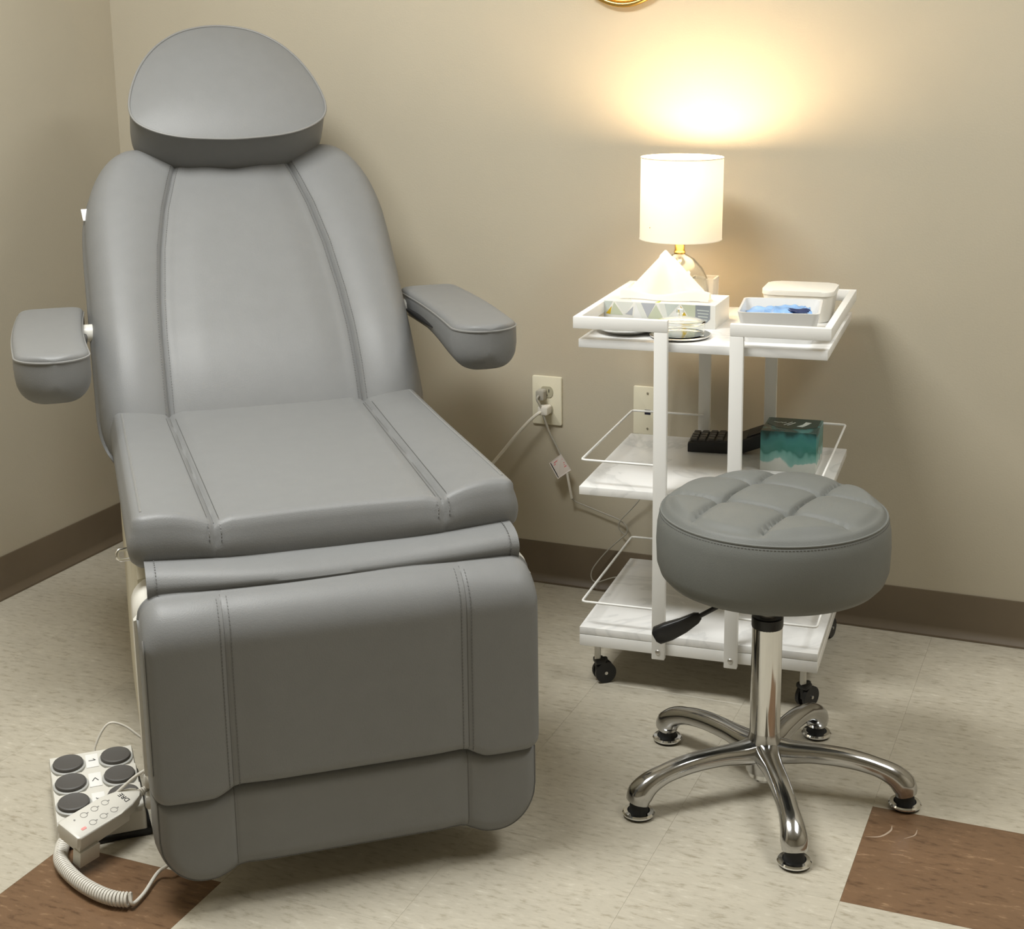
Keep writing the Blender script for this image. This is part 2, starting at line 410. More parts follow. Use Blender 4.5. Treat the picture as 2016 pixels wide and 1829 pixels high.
def pad_mesh(name, us, hwf, ylo, yhi, vs, hfun, th, xf, mat, parent, bulge=0, rows=6, wallfun=None, warp=None):
    """pad over outline |x|<=hw, ylo(x)<=y<=yhi(x); hfun(x,y,e) is the face height, wall goes down to -th"""
    nu, nv = len(us), len(vs)
    X = np.repeat((us*hwf)[:, None], nv, 1); lo = ylo(X[:, 0]); hi = yhi(X[:, 0])
    Y = lo[:, None]+(hi-lo)[:, None]*vs[None, :]
    if warp is not None:
        for _ in range(3):
            X2 = warp(us[:, None]*hwf+0*Y, Y); lo2 = ylo(X2); hi2 = yhi(X2); Y = lo2+(hi2-lo2)*vs[None, :]
        X = X2
    idx = np.arange(nu*nv).reshape(nu, nv)
    bl = list(idx[:, 0])+list(idx[-1, 1:])+list(idx[-2::-1, -1])+list(idx[0, -2:0:-1])
    fx, fy = X.ravel(), Y.ravel(); bx, by = fx[bl], fy[bl]
    e = segdist(fx, fy, bx, by); Hh = hfun(fx, fy, e)
    V = [xf(x, y, h) for x, y, h in zip(fx, fy, Hh)]
    Fc = [(idx[i, j], idx[i+1, j], idx[i+1, j+1], idx[i, j+1]) for i in range(nu-1) for j in range(nv-1)]
    nb = len(bl); prev = list(bl)
    nx = np.roll(by, -1)-np.roll(by, 1); ny = -(np.roll(bx, -1)-np.roll(bx, 1)); nn = np.hypot(nx, ny)+1e-9; nx /= nn; ny /= nn
    for k in range(1, rows+1):
        w = k/rows; o = bulge*math.sin(math.pi*w) - (.006 if k == rows else 0)
        st = len(V)
        for i in range(nb):
            hb = Hh[bl[i]]; x, y = bx[i], by[i]
            oo = o+(wallfun(x, y, w) if wallfun else 0)
            tb = th(x) if callable(th) else th
            V.append(xf(x+nx[i]*oo, y+ny[i]*oo, hb*(1-w)-tb*w))
        cur = list(range(st, st+nb))
        for i in range(nb): Fc.append((prev[i], prev[(i+1) % nb], cur[(i+1) % nb], cur[i]))
        prev = cur
    Fc.append(tuple(prev))
    o = mobj(name, V, Fc, mat, parent, angle=50)
    bd = [(bx[i], by[i], Hh[bl[i]]) for i in range(nb)]
    def surf(x, y):
        x = np.array([x]); y = np.array([y]); return float(hfun(x, y, segdist(x, y, bx, by))[0])
    return o, bd, surf
def stitches(name, paths, parent, mat, step=.0058, ln=.0036, w=.0011):
    bm = bmesh.new()
    for pts in paths:
        P = [Vector(p) for p in pts]; acc = 0
        for a, b in zip(P, P[1:]):
            d = (b-a); L = d.length
            if L < 1e-6: continue
            d.normalize(); s = step-acc if acc else 0
            while s < L:
                c = a+d*s; up = Vector((0, 0, 1)) if abs(d.z) < .9 else Vector((0, 1, 0)); y = up.cross(d).normalized(); z = d.cross(y)
                m = Matrix((d, y, z)).transposed().to_4x4(); m.translation = c
                r = bmesh.ops.create_cube(bm, size=1)
                for v in r['verts']: v.co = m @ Vector((v.co.x*ln, v.co.y*w, v.co.z*w))
                s += step
            acc = (L-(s-step)) % step
    o = bobj(name, bm, mat, parent, smooth=False); o['kind'] = 'stuff'
    return o
def sst(a, b, x):
    t = np.clip((x-a)/(b-a), 0, 1); return t*t*(3-2*t)

def build_chair():
    ch = thing('treatment_chair', 'large grey vinyl treatment chair with padded headrest and footrest', 'chair', CW(0, A0, 0), PHI)
    # ---- backrest: plane through (a 1.158, z .575), reclined
    ta, tz, na, nz = -.723, .691, .691, .723
    def bx(x, y, n): return CL(x, 1.158+ta*y+na*n, .575+tz*y+nz*n)
    hw = .326
    def top(x):
        ax = np.abs(x); q = np.clip((ax-.20)/(hw-.20), 0, 1)
        return .47+.25*np.maximum(1-q**2.2, 0)**(1/2.2)-.05*np.clip(1-ax/.15, 0, 1)
    def bot(x):
        q = np.clip((np.abs(x)-(hw-.07))/.07, 0, 1); return -.045+.12*(1-np.sqrt(np.maximum(1-q*q, 0)))
    TS = [-.07, .0, .115, .21, .30, .43, .54, .62, .665, .73]; XS = [.193, .1925, .192, .1905, .186, .174, .156, .136, .1225, .10]
    def seam(y): return np.interp(y, TS, XS)
    def hb(x, y, e):
        ax = np.abs(x); s = seam(y); d = ax-s
        groove = .0045*np.exp(-(d/.0042)**2)
        centre = .010*sst(0, .08, -d)+.0015*np.exp(-((d+.016)/.009)**2)
        bol = np.where(d > 0, .024*np.sin(np.pi*np.clip(d/np.maximum(hw-s, .02), 0, 1))**.75, 0)
        low = -.085*np.clip((.23-y)/.30, 0, 1)**2
        return -groove+np.where(d < 0, centre, bol)+.004+low-drop(e, .05)
    def bwarp(x, y):
        ax = np.abs(x); sm = seam(y); return np.sign(x)*np.where(ax < .17, ax*sm/.17, sm+(ax-.17)*(hw-sm)/(hw-.17))
    back, bd, bsurf = pad_mesh('backrest', ucols(.17, hw, 40), hw, bot, top, clus(86, .5), hb, .085, bx, M['leather'], ch, bulge=.006, rows=5, warp=bwarp)
    tube('piping', catmull([bx(p[0]*1.004, p[1]+.001, p[2]-.012) for p in bd[::3]], 2, True), .0026, M['piping'], back, 8, True)
    def seamline(sx, off, y0, y1):
        return [bx(sx*(seam(y)+off), y, bsurf(sx*(seam(y)+off), y)+.0004) for y in np.linspace(y0, y1, 60)]
    stitches('stitching', [seamline(s, o, -.02, .66) for s in (-1, 1) for o in (-.008, .008)], back, M['thread'])
    for sx in (-1, 1): tube('seam', catmull([np.array(bx(sx*seam(y), y, bsurf(sx*seam(y), y)+.0003)) for y in np.linspace(-.03, .68, 14)], 4), .0011, M['thread'], back, 6)
    c = Vector(bx(-.334, .562, -.035))
    tg = mobj('fabric_tag', [bx(-.305, .550, -.034), bx(-.3245, .550, -.032), bx(-.3275, .580, -.030), bx(-.305, .584, -.034), bx(-.305, .550, -.036), bx(-.3245, .550, -.034), bx(-.3275, .580, -.032), bx(-.305, .584, -.036)],
         [(0, 1, 2, 3), (7, 6, 5, 4), (0, 4, 5, 1), (1, 5, 6, 2), (2, 6, 7, 3), (3, 7, 4, 0)], M['ceramic'], back, smooth=False)
    # rigid shell behind the backrest
    sh = [(x*.84, y) for x, y, _ in bd[::4]]
    V = []; Fc = []; n = len(sh)
    for k, (s, h) in enumerate(((1, -.083), (.99, -.10), (.90, -.118))):
        for x, y in sh: V.append(bx(x*s, .33+(y-.33)*s*.97, h))
    for k in range(2):
        for i in range(n): Fc.append((k*n+i, k*n+(i+1) % n, (k+1)*n+(i+1) % n, (k+1)*n+i))
    Fc.append(tuple(range(2*n, 3*n))); Fc.append(tuple(range(n))[::-1])
    mobj('back_shell', V, Fc, M['cream_plastic'], ch, angle=50)
    # ---- headrest
    half = [(0, .645), (.055, .648), (.105, .654), (.150, .667), (.186, .688), (.205, .712), (.2105, .745), (.204, .79), (.187, .845), (.162, .895), (.129, .937), (.087, .969), (.043, .985), (0, .990)]
    out = half+[(-x, y) for x, y in half[-2:0:-1]]
    ol = catmull([(x, y, 0) for x, y in out], 4, True); nb = len(ol); cx, cy = 0, .80
    rings = [1, .985, .96, .925, .88, .82, .74, .64, .52, .38, .22, .1]
    V = []; Fc = []; bxs = np.array([p[0] for p in ol]); bys = np.array([p[1] for p in ol])
    walls = [(0.0, 0, .99), (.022, 0, 1), (.05, 0, 1), (.08, 0, 1.0), (.098, 0, 1.0)]
    for n_, o_, s_ in walls:
        for p in ol: V.append(bx(cx+(p[0]-cx)*s_, cy+(p[1]-cy)*s_+o_*0, n_))
    for rr in rings:
        xs = cx+(bxs-cx)*rr; ys = cy+(bys-cy)*rr; e = segdist(xs, ys, bxs, bys)
        for x, y, ee in zip(xs, ys, e):
            V.append(bx(x, y, .104+.030*(1-rr**2.4)))
    tot = len(walls)+len(rings)
    for k in range(tot-1):
        for i in range(nb): Fc.append((k*nb+i, k*nb+(i+1) % nb, (k+1)*nb+(i+1) % nb, (k+1)*nb+i))
    V.append(bx(cx, cy, .134)); Fc += [((tot-1)*nb+i, (tot-1)*nb+(i+1) % nb, len(V)-1) for i in range(nb)]; Fc.append(tuple(range(nb))[::-1])
    hd = mobj('headrest', V, Fc, M['leather'], ch, angle=42)
    tube('piping', [bx(p[0]*1.006, cy+(p[1]-cy)*1.006, .1045) for p in ol], .0026, M['piping'], hd, 8, True)
    # ---- seat: face up, local y = -a
    shw = .302
    def fr(x):                                   # front edge (as -a)
        ax = np.abs(x); base = -(1.807+.009*sst(.03, .18, ax))
        q = np.clip((ax-(shw-.02))/.02, 0, 1); return base+.02*(1-np.sqrt(np.maximum(1-q*q, 0)))
    def bk(x): return np.full_like(np.asarray(x, float), -1.10)
    def sxs(y): return np.interp(-y, [1.1, 1.2, 1.83], [.195, .193, .179])
    def hs(x, y, e):
        ax = np.abs(x); d = ax-sxs(y); a = -y
        groove = .0045*np.exp(-(d/.0045)**2)
        bol = np.where(d > 0, (.016+.006*sst(1.3, 1.8, a))*np.sin(np.pi*np.clip(d/(shw-.178)*.72, 0, 1))**.8, .006*sst(0, .03, -d))
        ef = -1*(fr(x)-y); eo = np.minimum(shw-ax, y*0+9)
        front = drop(np.maximum(ef, 0), .019); side = drop(np.maximum(eo, 0), .016)
        return .034-groove+bol-np.maximum(front, side)
    def sx_(x, y, h): return CL(x, -y, .548+h)
    def sth(x): return .026+.018*(1-sst(.05, .22, abs(x)))
    def swall(x, y, w):
        if y > -1.75: return 0
        return -.0015*math.exp(-((abs(x)-.1795)/.004)**2)
    seat, sbd, ssurf = pad_mesh('seat', ucols(.183, shw, 40), shw, fr, bk, clus(70, .6), hs, sth, sx_, M['leather'], ch, bulge=.007, rows=7, wallfun=swall)
    for sx in (-1, 1):
        ys = np.linspace(-1.12, -1.80, 34)
        for o, nm in ((0, 'seam'),):
            tube(nm, [sx_(sx*(sxs(y)+o), y, ssurf(sx*(sxs(y)+o), y)+.0002) for y in ys], .0011, M['thread'], seat, 6)
        edge = [(sx*(shw-.0165), y, ssurf(sx*(shw-.0165), y)) for y in np.linspace(-1.13, -1.785, 30)]+[(sx*(shw-.018), -1.806, .016), (sx*(shw-.018), -1.812, -.003)]
        tube('piping', [sx_(*p) for p in edge], .0021, M['piping'], seat, 6)
    def sline(sx, o):
        ys = list(np.linspace(-1.15, -1.812, 50)); p = [sx_(sx*(sxs(y)+o), y, ssurf(sx*(sxs(y)+o), y)+.0004) for y in ys]
        p += [sx_(sx*(.179+o), -1.8225+.001*k, .02-.01*k) for k in range(0, 6)]
        return p
    stitches('stitching', [sline(s, o) for s in (-1, 1) for o in (-.009, .009)], seat, M['thread'])
    # ---- leather flap between seat and footrest
    V = []; Fc = []; nu, nv = 41, 13
    for i in range(nu):
        l = -.287+.574*i/(nu-1)
        for j in range(nv):
            t = j/(nv-1); sag = .010*math.sin(math.pi*(i/(nu-1)))*math.sin(math.pi*t)
            a = 1.795+.082*t**.6+.012*math.sin(math.pi*t)-.006*math.cos(3*math.pi*i/(nu-1))*t*(1-t)*3-.012*max(0, t-.75)*4
            z = .537-.056*t**2.4-sag*.8-.012*math.sin(math.pi*i/(nu-1))*(1-t)
            V.append(CL(l, a, z))
    for i in range(nu-1):
        for j in range(nv-1): Fc.append((i*nv+j, (i+1)*nv+j, (i+1)*nv+j+1, i*nv+j+1))
    n0 = len(V); V += [(v[0], v[1]+.003, v[2]-.002) for v in V[:n0]]; Fc += [tuple(n0+q for q in f[::-1]) for f in Fc]
    bdx = [i*nv for i in range(nu)]+[(nu-1)*nv+j for j in range(1, nv)]+[i*nv+nv-1 for i in range(nu-2, -1, -1)]+[j for j in range(nv-2, 0, -1)]
    Fc += [(bdx[i], bdx[(i+1) % len(bdx)], n0+bdx[(i+1) % len(bdx)], n0+bdx[i]) for i in range(len(bdx))]
    flap = mobj('knee_flap', V, Fc, M['leather'], ch, angle=50)
    stitches('stitching', [[Vector(V[k*nv+j])+Vector((0, -.0012, .0012)) for j in range(nv)] for k in (1, nu-2)], flap, M['thread'])
    # ---- footrest pad (face forward, y = z)
    fhw = .302
    def crn(x, r): 
        q = np.clip((np.abs(x)-(fhw-r))/r, 0, 1); return r*(1-np.sqrt(np.maximum(1-q*q, 0)))
    def flo(x): return .203-.016*sst(.17, .215, np.abs(x))+crn(x, .024)
    def fhi(x): return .497-crn(x, .035)
    def fseam(y): return np.interp(y, [.19, .5], [.183, .184])
    def hf(x, y, e):
        ax = np.abs(x); d = ax-fseam(y)
        groove = .0014*np.exp(-(d/.003)**2)
        bol = np.where(d > 0, .005*np.sin(np.pi*np.clip(d/(fhw-.183), 0, 1))**.8, .004*sst(0, .06, -d))
        et = fhi(x)-y; dt = drop(np.maximum(et, 0), .066); do = drop(e, .016)
        return .060-groove+bol-np.maximum(dt, do)
    def fx_(x, y, h): return CL(x, 1.872+h, y)
    foot, fbd, fsurf = pad_mesh('footrest', ucols(.183, fhw, 40), fhw, flo, fhi, clus(64, .6), hf, .012, fx_, M['leather'], ch, bulge=.003, rows=5)
    stitches('stitching', [[fx_(s*(fseam(y)+o), y, fsurf(s*(fseam(y)+o), y)+.0004) for y in np.linspace(.205, .493, 60)] for s in (-1, 1) for o in (-.009, .006)], foot, M['thread'])
    for s in (-1, 1): tube('seam', [fx_(s*fseam(y), y, fsurf(s*fseam(y), y)+.0001) for y in np.linspace(.206, .494, 40)], .0007, M['thread'], foot, 6)
    tube('piping', [fx_(-.3, y, fsurf(-.2995, y)+.001) for y in np.linspace(.24, .45, 20)], .002, M['piping'], foot, 6)
    # ---- lower foot pad
    ghw = .300
    def glo(x):
        q = np.clip((np.abs(x)-(ghw-.07))/.07, 0, 1); return .064-.016*sst(.165, .22, np.abs(x))+.075*(1-np.sqrt(np.maximum(1-q*q, 0)))
    def ghi(x): return .203-.012*sst(.17, .215, np.abs(x))
    def hg(x, y, e):
        ax = np.abs(x); d = ax-.1825
        groove = .0014*np.exp(-(d/.003)**2)
        bol = np.where(d > 0, .006*np.sin(np.pi*np.clip(d/(ghw-.183), 0, 1))**.6, .004*sst(0, .05, -d))
        return .05-groove+bol-drop(e, .024)
    low, gbd, gsurf = pad_mesh('lower_foot_pad', ucols(.183, ghw, 40), ghw, glo, ghi, clus(40, .6), hg, .03, fx_, M['leather'], ch, bulge=.004, rows=5)
    for s in (-1, 1): tube('seam', [fx_(s*.1825, y, gsurf(s*.1825, y)+.0001) for y in np.linspace(.07, .2, 20)], .001, M['thread'], low, 6)
    tube('piping', [fx_(p[0]*.985, .135+(p[1]-.135)*.96, gsurf(p[0]*.985, .135+(p[1]-.135)*.96)+.0006) for p in gbd if p[1] < .19], .0012, M['thread'], low, 6)
    # ---- white backing shell of the footrest, base shroud and plate
    def slab(name, l, z0, z1, a0, a1, r, mat, bev=.01):
        poly = rrect(2*l, z1-z0, r, 6, 0, (z0+z1)/2)
        return prism(name, poly, 0, a1-a0, mat, ch, Matrix(((1, 0, 0, 0), (0, 0, -1, A0-a0), (0, 1, 0, 0), (0, 0, 0, 1))), bev)
    slab('footrest_shell', .309, .17, .500, 1.785, 1.862, .04, M['white_plastic'], .02)
    V = []; Fc = []
    prof = [(1.10, .47), (1.10, .10), (1.14, .05), (1.50, .05), (1.63, .075), (1.70, .15), (1.745, .30), (1.765, .42), (1.762, .49), (1.70, .515), (1.25, .515)]
    n = len(prof)
    ls = [(-.300, .90), (-.296, .97), (-.282, 1), (.282, 1), (.296, .97), (.300, .90)]
    for l, s in ls:
        for a, z in prof: V.append(CL(l, 1.43+(a-1.43)*s, .28+(z-.28)*s))
    for k in range(len(ls)-1):
        for i in range(n): Fc.append((k*n+i, k*n+(i+1) % n, (k+1)*n+(i+1) % n, (k+1)*n+i))
    Fc += [tuple(range(n)), tuple(range((len(ls)-1)*n, len(ls)*n))[::-1]]
    mobj('base_shroud', V, Fc, M['cream_plastic'], ch, angle=40)
    box('base_plate', CL(0, 1.34, .027), (.54, .62, .052), M['black'], ch, bev=.012, seg=3)
    box('hinge_cover', CL(0, 1.13, .50), (.50, .14, .12), M['cream_plastic'], ch, bev=.02, seg=3)
    # chrome release lever on the seat side
    lv = tube('release_lever', [CL(-.285, 1.60, .482), CL(-.306, 1.604, .485), CL(-.3185, 1.608, .486), CL(-.3215, 1.612, .481), CL(-.3205, 1.613, .474), CL(-.316, 1.612, .470), CL(-.285, 1.61, .470)], .0032, M['chrome'], ch, 8)
    for z in (.062, .10): box('cable_gland', CL(-.292, 1.66, z), (.03, .026, .026), M['white_plastic'], ch, bev=.006)
    # ---- armrests
    for sx in (-1, 1):
        N = 40; S = 40; V = []; Fc = []
        cs = []
        for k in range(N):
            t = .5-.5*math.cos(math.pi*k/(N-1)); a = .80+.545*t
            lc = .402+.010*math.sin(math.pi*t)-.004*t
            f1 = min(1, (1.345-a)/.066); f0 = min(1, (a-.80)/.04)
            wf = math.sqrt(max(1-(1-f1)**2, .0))*math.sqrt(max(1-(1-f0)**2, 0)); w = .066*max(wf, .02)
            zt = .764-.010*(1-math.sqrt(max(1-(1-min(1, (1.345-a)/.014))**2, 0)))-.018*(1-math.sqrt(max(1-(1-f0)**2, 0)))
            zb = .690-.022*sst(.35, .85, t)+.045*(1-math.sqrt(max(1-(1-min(1, (1.345-a)/.055))**2, 0)))
            cs.append((lc, a, w, zt, float(zb)))
            for s in range(S):
                an = 2*math.pi*s/S; c, q = math.cos(an), math.sin(an)
                px = math.copysign(abs(c)**(.34 if q > 0 else .55), c)*w; h2 = (zt-zb)/2
                e = .26 if q > 0 else .62
                pz = (zt+zb)/2+math.copysign(abs(q)**e, q)*h2
                if q < 0: px *= 1-.18*abs(q)
                V.append(CL(sx*(lc+px), a, pz))
        for k in range(N-1):
            for s in range(S): Fc.append((k*S+s, k*S+(s+1) % S, (k+1)*S+(s+1) % S, (k+1)*S+s))
        Fc += [tuple(range(S)), tuple(range((N-1)*S, N*S))[::-1]]
        ar = mobj('armrest', V, Fc, M['leather'], ch, angle=70)
        ring = [CL(sx*(lc+w*.985), a, .7515) for lc, a, w, zt, zb in cs[2:-1]]+[CL(sx*(lc-w*.985), a, .7515) for lc, a, w, zt, zb in cs[-2:1:-1]]
        tube('piping', ring, .0021, M['piping'], ar, 6, True)
        # opening in the cover on the inner side
        sl = [CL(sx*(cs[k][0]-cs[k][2]*1.004), cs[k][1], cs[k][3]-.043) for k in range(9, 22)]
        n = len(sl); tube('cover_slit', sl, [.0006+.0062*math.sin(math.pi*(i+.3)/(n-.4)) for i in range(n)], M['black'], ar, 8)
        ab = .93 if sx < 0 else .87
        br = tube('arm_bracket', [CL(sx*.25, ab, .722), CL(sx*.318, ab, .724), CL(sx*.34, ab, .724), CL(sx*.40, ab, .722)], .018, M['white_plastic'], ch, 14)
    return ch
CHAIR = build_chair()

# ------------------------------------------------------------------ foot control, hand control, cables
def build_controls():
    rz = PHI+R(3); org = CW(-.384, 1.555, 0)
    t = thing('foot_control', 'white foot control with six round grey pedals beside the chair base', 'foot control', org, rz)
    box('base_pad', (.006, 0, .006), (.148, .226, .012), M['black'], t, bev=.003)
    # stepped housing: three tiers, each a raised wedge
    V = []; Fc = []; prof = []
    for k in range(3):
        y0 = -.108+k*.072; prof += [(y0, .044), (y0+.004, .049), (y0+.066, .063), (y0+.071, .058)]
    prof = [(-.110, .012)]+prof+[(.110, .050), (.110, .012)]; n = len(prof)
    ls = [(-.072, .86), (-.070, 1), (.070, 1), (.072, .86)]
    for l, s in ls:
        for y, z in prof: V.append((l, y*(1 if s == 1 else .985), .012+(z-.012)*s))
    for k in range(3):
        for i in range(n): Fc.append((k*n+i, k*n+(i+1) % n, (k+1)*n+(i+1) % n, (k+1)*n+i))
    Fc += [tuple(range(n)), tuple(range(3*n, 4*n))[::-1]]
    mobj('housing', V, Fc, M['white_plastic'], t, angle=30)
    icons = [[((-.006, 0), (.006, 0)), ((.006, 0), (.002, .004))], [((-.005, -.004), (0, .004)), ((0, .004), (.005, -.004))], [((-.005, -.003), (0, .002)), ((0, .002), (.005, -.003)), ((-.004, .004), (.004, -.006))]]
    for k in range(3):
        yc = -.072+k*.0725; zc = .0575
        for sx in (-1, 1):
            xc = sx*.0405; tl = Matrix.Translation((xc, yc, zc)) @ Matrix.Rotation(R(5), 4, 'X')
            rg = lathe('pedal_ring', [(0, -.004), (.0295, -.004), (.0295, .001), (.0275, .0022), (0, .0022)], M['grey_ring'], t, 32); rg.matrix_local = tl
            pd = lathe('pedal', [(0, .002), (.0255, .002), (.0262, .005), (.0252, .0075), (.0225, .0085), (.021, .0080), (0, .0080)], M['dark_grey'], t, 32); pd.matrix_local = tl
        ic = icons[2-k]; bm = bmesh.new(); tl = Matrix.Translation((0, yc+.004, .0585)) @ Matrix.Rotation(R(12), 4, 'X')
        for a, b in ic:
            a = Vector((*a, 0)); b = Vector((*b, 0)); d = b-a; m = Matrix.Translation((a+b)/2) @ Matrix.Rotation(math.atan2(d.y, d.x), 4, 'Z')
            bm_box(bm, (0, 0, 0), (d.length, .0014, .0004), 0, mat=m)
        o = bobj('pedal_mark', bm, M['print_black'], t, smooth=False); o.matrix_local = tl
        pl = box('label_panel', (0, 0, -.0008), (.021, .036, .0012), M['white_metal'], t, bev=.0004); pl.matrix_local = tl
    # hand control
    p0 = CW(-.432, 1.738, .0); p1 = CW(-.318, 1.655, 0); d = Vector(p1)-Vector(p0); ang = math.atan2(d.y, d.x)
    h = thing('hand_control', 'slim white hand control with buttons leaning on the foot control', 'remote control', Vector(p0)+Vector((0, 0, .0)), ang)
    tilt = Matrix.Translation((0, 0, .056)) @ Matrix.Rotation(R(-4), 4, 'Y') @ Matrix.Rotation(R(14), 4, 'X')
    ol = [(0, -.024), (.004, -.028), (.085, -.0265), (.112, -.022), (.134, -.013), (.141, -.006), (.141, .006), (.134, .013), (.112, .022), (.085, .0265), (.004, .028), (0, .024)]
    prism('body', ol, 0, .019, M['white_plastic'], h, tilt, .003)
    prism('cradle', [(.004, -.026), (.108, -.020), (.108, .020), (.004, .026)], -.014, -.001, M['white_plastic'], h, tilt, .0)
    prism('clip', [(.002, -.030), (.040, -.030), (.040, -.012), (.002, -.012)], -.040, -.010, M['white_plastic'], h, tilt, .002)
    fz = .0192
    for i, x in enumerate((.040, .061, .082)):
        for y in (-.0115, .0115):
            V, Fc = tube_vf([(x+.0056*math.cos(2*math.pi*k/20), y+.0056*math.sin(2*math.pi*k/20), fz) for k in range(20)], .0005, 5, True)
            b = mobj('button', [tilt @ Vector(v) for v in V], Fc, M['print_grey'], h)
            prism('button_mark', [(x+.0045, y-.001), (x+.0088, y-.001), (x+.0095, y), (x+.0088, y+.001), (x+.0045, y+.001)], fz, fz+.0003, M['print_grey'], b, tilt)
    prism('indicator', rrect(.009, .005, .0015, 3, .021, -.013), fz, fz+.0004, M['pink'], h, tilt)
    prism('power_mark', rrect(.003, .003, .001, 3, .022, .012), fz, fz+.0004, M['print_grey'], h, tilt)
    text_mesh('logo', 'DRE', .0125, M['print_black'], h, tilt @ Matrix.Translation((.112, 0, fz+.0002)) @ Matrix.Rotation(R(90), 4, 'Z'))
    V = []; Fc = []
    for k in range(7):
        v, f = tube_vf([(.141+.0042*k, 0, .009), (.1440+.0042*k, 0, .009)], .0072-.0004*k, 12, base=len(V)); V += v; Fc += f
    v, f = tube_vf([(.138, 0, .009), (.172, 0, .009)], .0042, 10, base=len(V)); V += v; Fc += f
    mobj('strain_relief', [tilt @ Vector(q) for q in V], Fc, M['cord'], h)
    end = h.matrix_basis @ (tilt @ Vector((.172, 0, .009)))
    # coiled cable on the floor
    P = [(.893, -1.418, .0145), (.905, -1.443, .0145), (.934, -1.478, .0145), (.988, -1.508, .0145), (1.038, -1.524, .0145), (1.075, -1.528, .0145), (1.1, -1.522, .0145)]
    path = [Vector(p) for p in catmull(P, 40)]
    L = [0]
    for a, b in zip(path, path[1:]): L.append(L[-1]+(b-a).length)
    turns = 46; pts = []; cr = .0096; Np = turns*14
    import bisect
    for i in range(Np):
        s = L[-1]*i/(Np-1); j = min(max(bisect.bisect(L, s)-1, 0), len(path)-2); f = (s-L[j])/max(L[j+1]-L[j], 1e-9)
        c = path[j].lerp(path[j+1], f); t_ = (path[j+1]-path[j]).normalized(); u = Vector((0, 0, 1)); v = t_.cross(u)
        an = 2*math.pi*turns*i/(Np-1); pts.append(c+(u*math.cos(an)+v*math.sin(an))*cr)
    tail = catmull([pts[-1], (1.106, -1.524, .010), (1.102, -1.49, .007), (1.092, -1.44, .012), CW(-.27, 1.80, .03), CW(-.20, 1.70, .06)], 6)
    head = catmull([tuple(end), CW(-.288, 1.632, .088), CW(-.270, 1.60, .09)], 6)
    co = thing('coiled_cable', 'white coiled cable lying on the brown tile', 'cable', (.99, -1.50, 0))
    off = Vector((-.99, 1.50, 0))
    tube('coil', [Vector(p)+off for p in pts], .0024, M['cord'], co, 6)
    tube('straight_lead', [Vector(p)+off for p in tail], .0031, M['cord'], co, 8)
    o = tube('hand_control_lead', [Vector(p)-Vector(CW(-.384, 1.555, 0)) for p in head], .004, M['cord'], None, 8); o.location = CW(-.384, 1.555, 0)
    tag(o, 'short white lead from the hand control into the chair base', 'cable')
    def cable(name, pts, r, label, mat='cord'):
        c = catmull(pts, 10); b = Vector(c[0]); o = tube(name, [Vector(p)-b for p in c], r, M[mat], None, 8); o.location = b; return tag(o, label, 'cable')
    cable('pedal_cable', [CW(-.383, 1.445, .050), CW(-.381, 1.442, .066), CW(-.366, 1.44, .095), CW(-.350, 1.44, .107), CW(-.325, 1.44, .095), CW(-.296, 1.45, .071), CW(-.28, 1.45, .07)], .0022, 'thin white cable arching from the foot control to the chair')
    cable('chair_cable', [CW(-.373, 1.66, .066), CW(-.355, 1.66, .081), CW(-.336, 1.66, .096), CW(-.318, 1.66, .109), CW(-.296, 1.66, .120)], .0028, 'thin white cable crossing over the grey pedals')
build_controls()

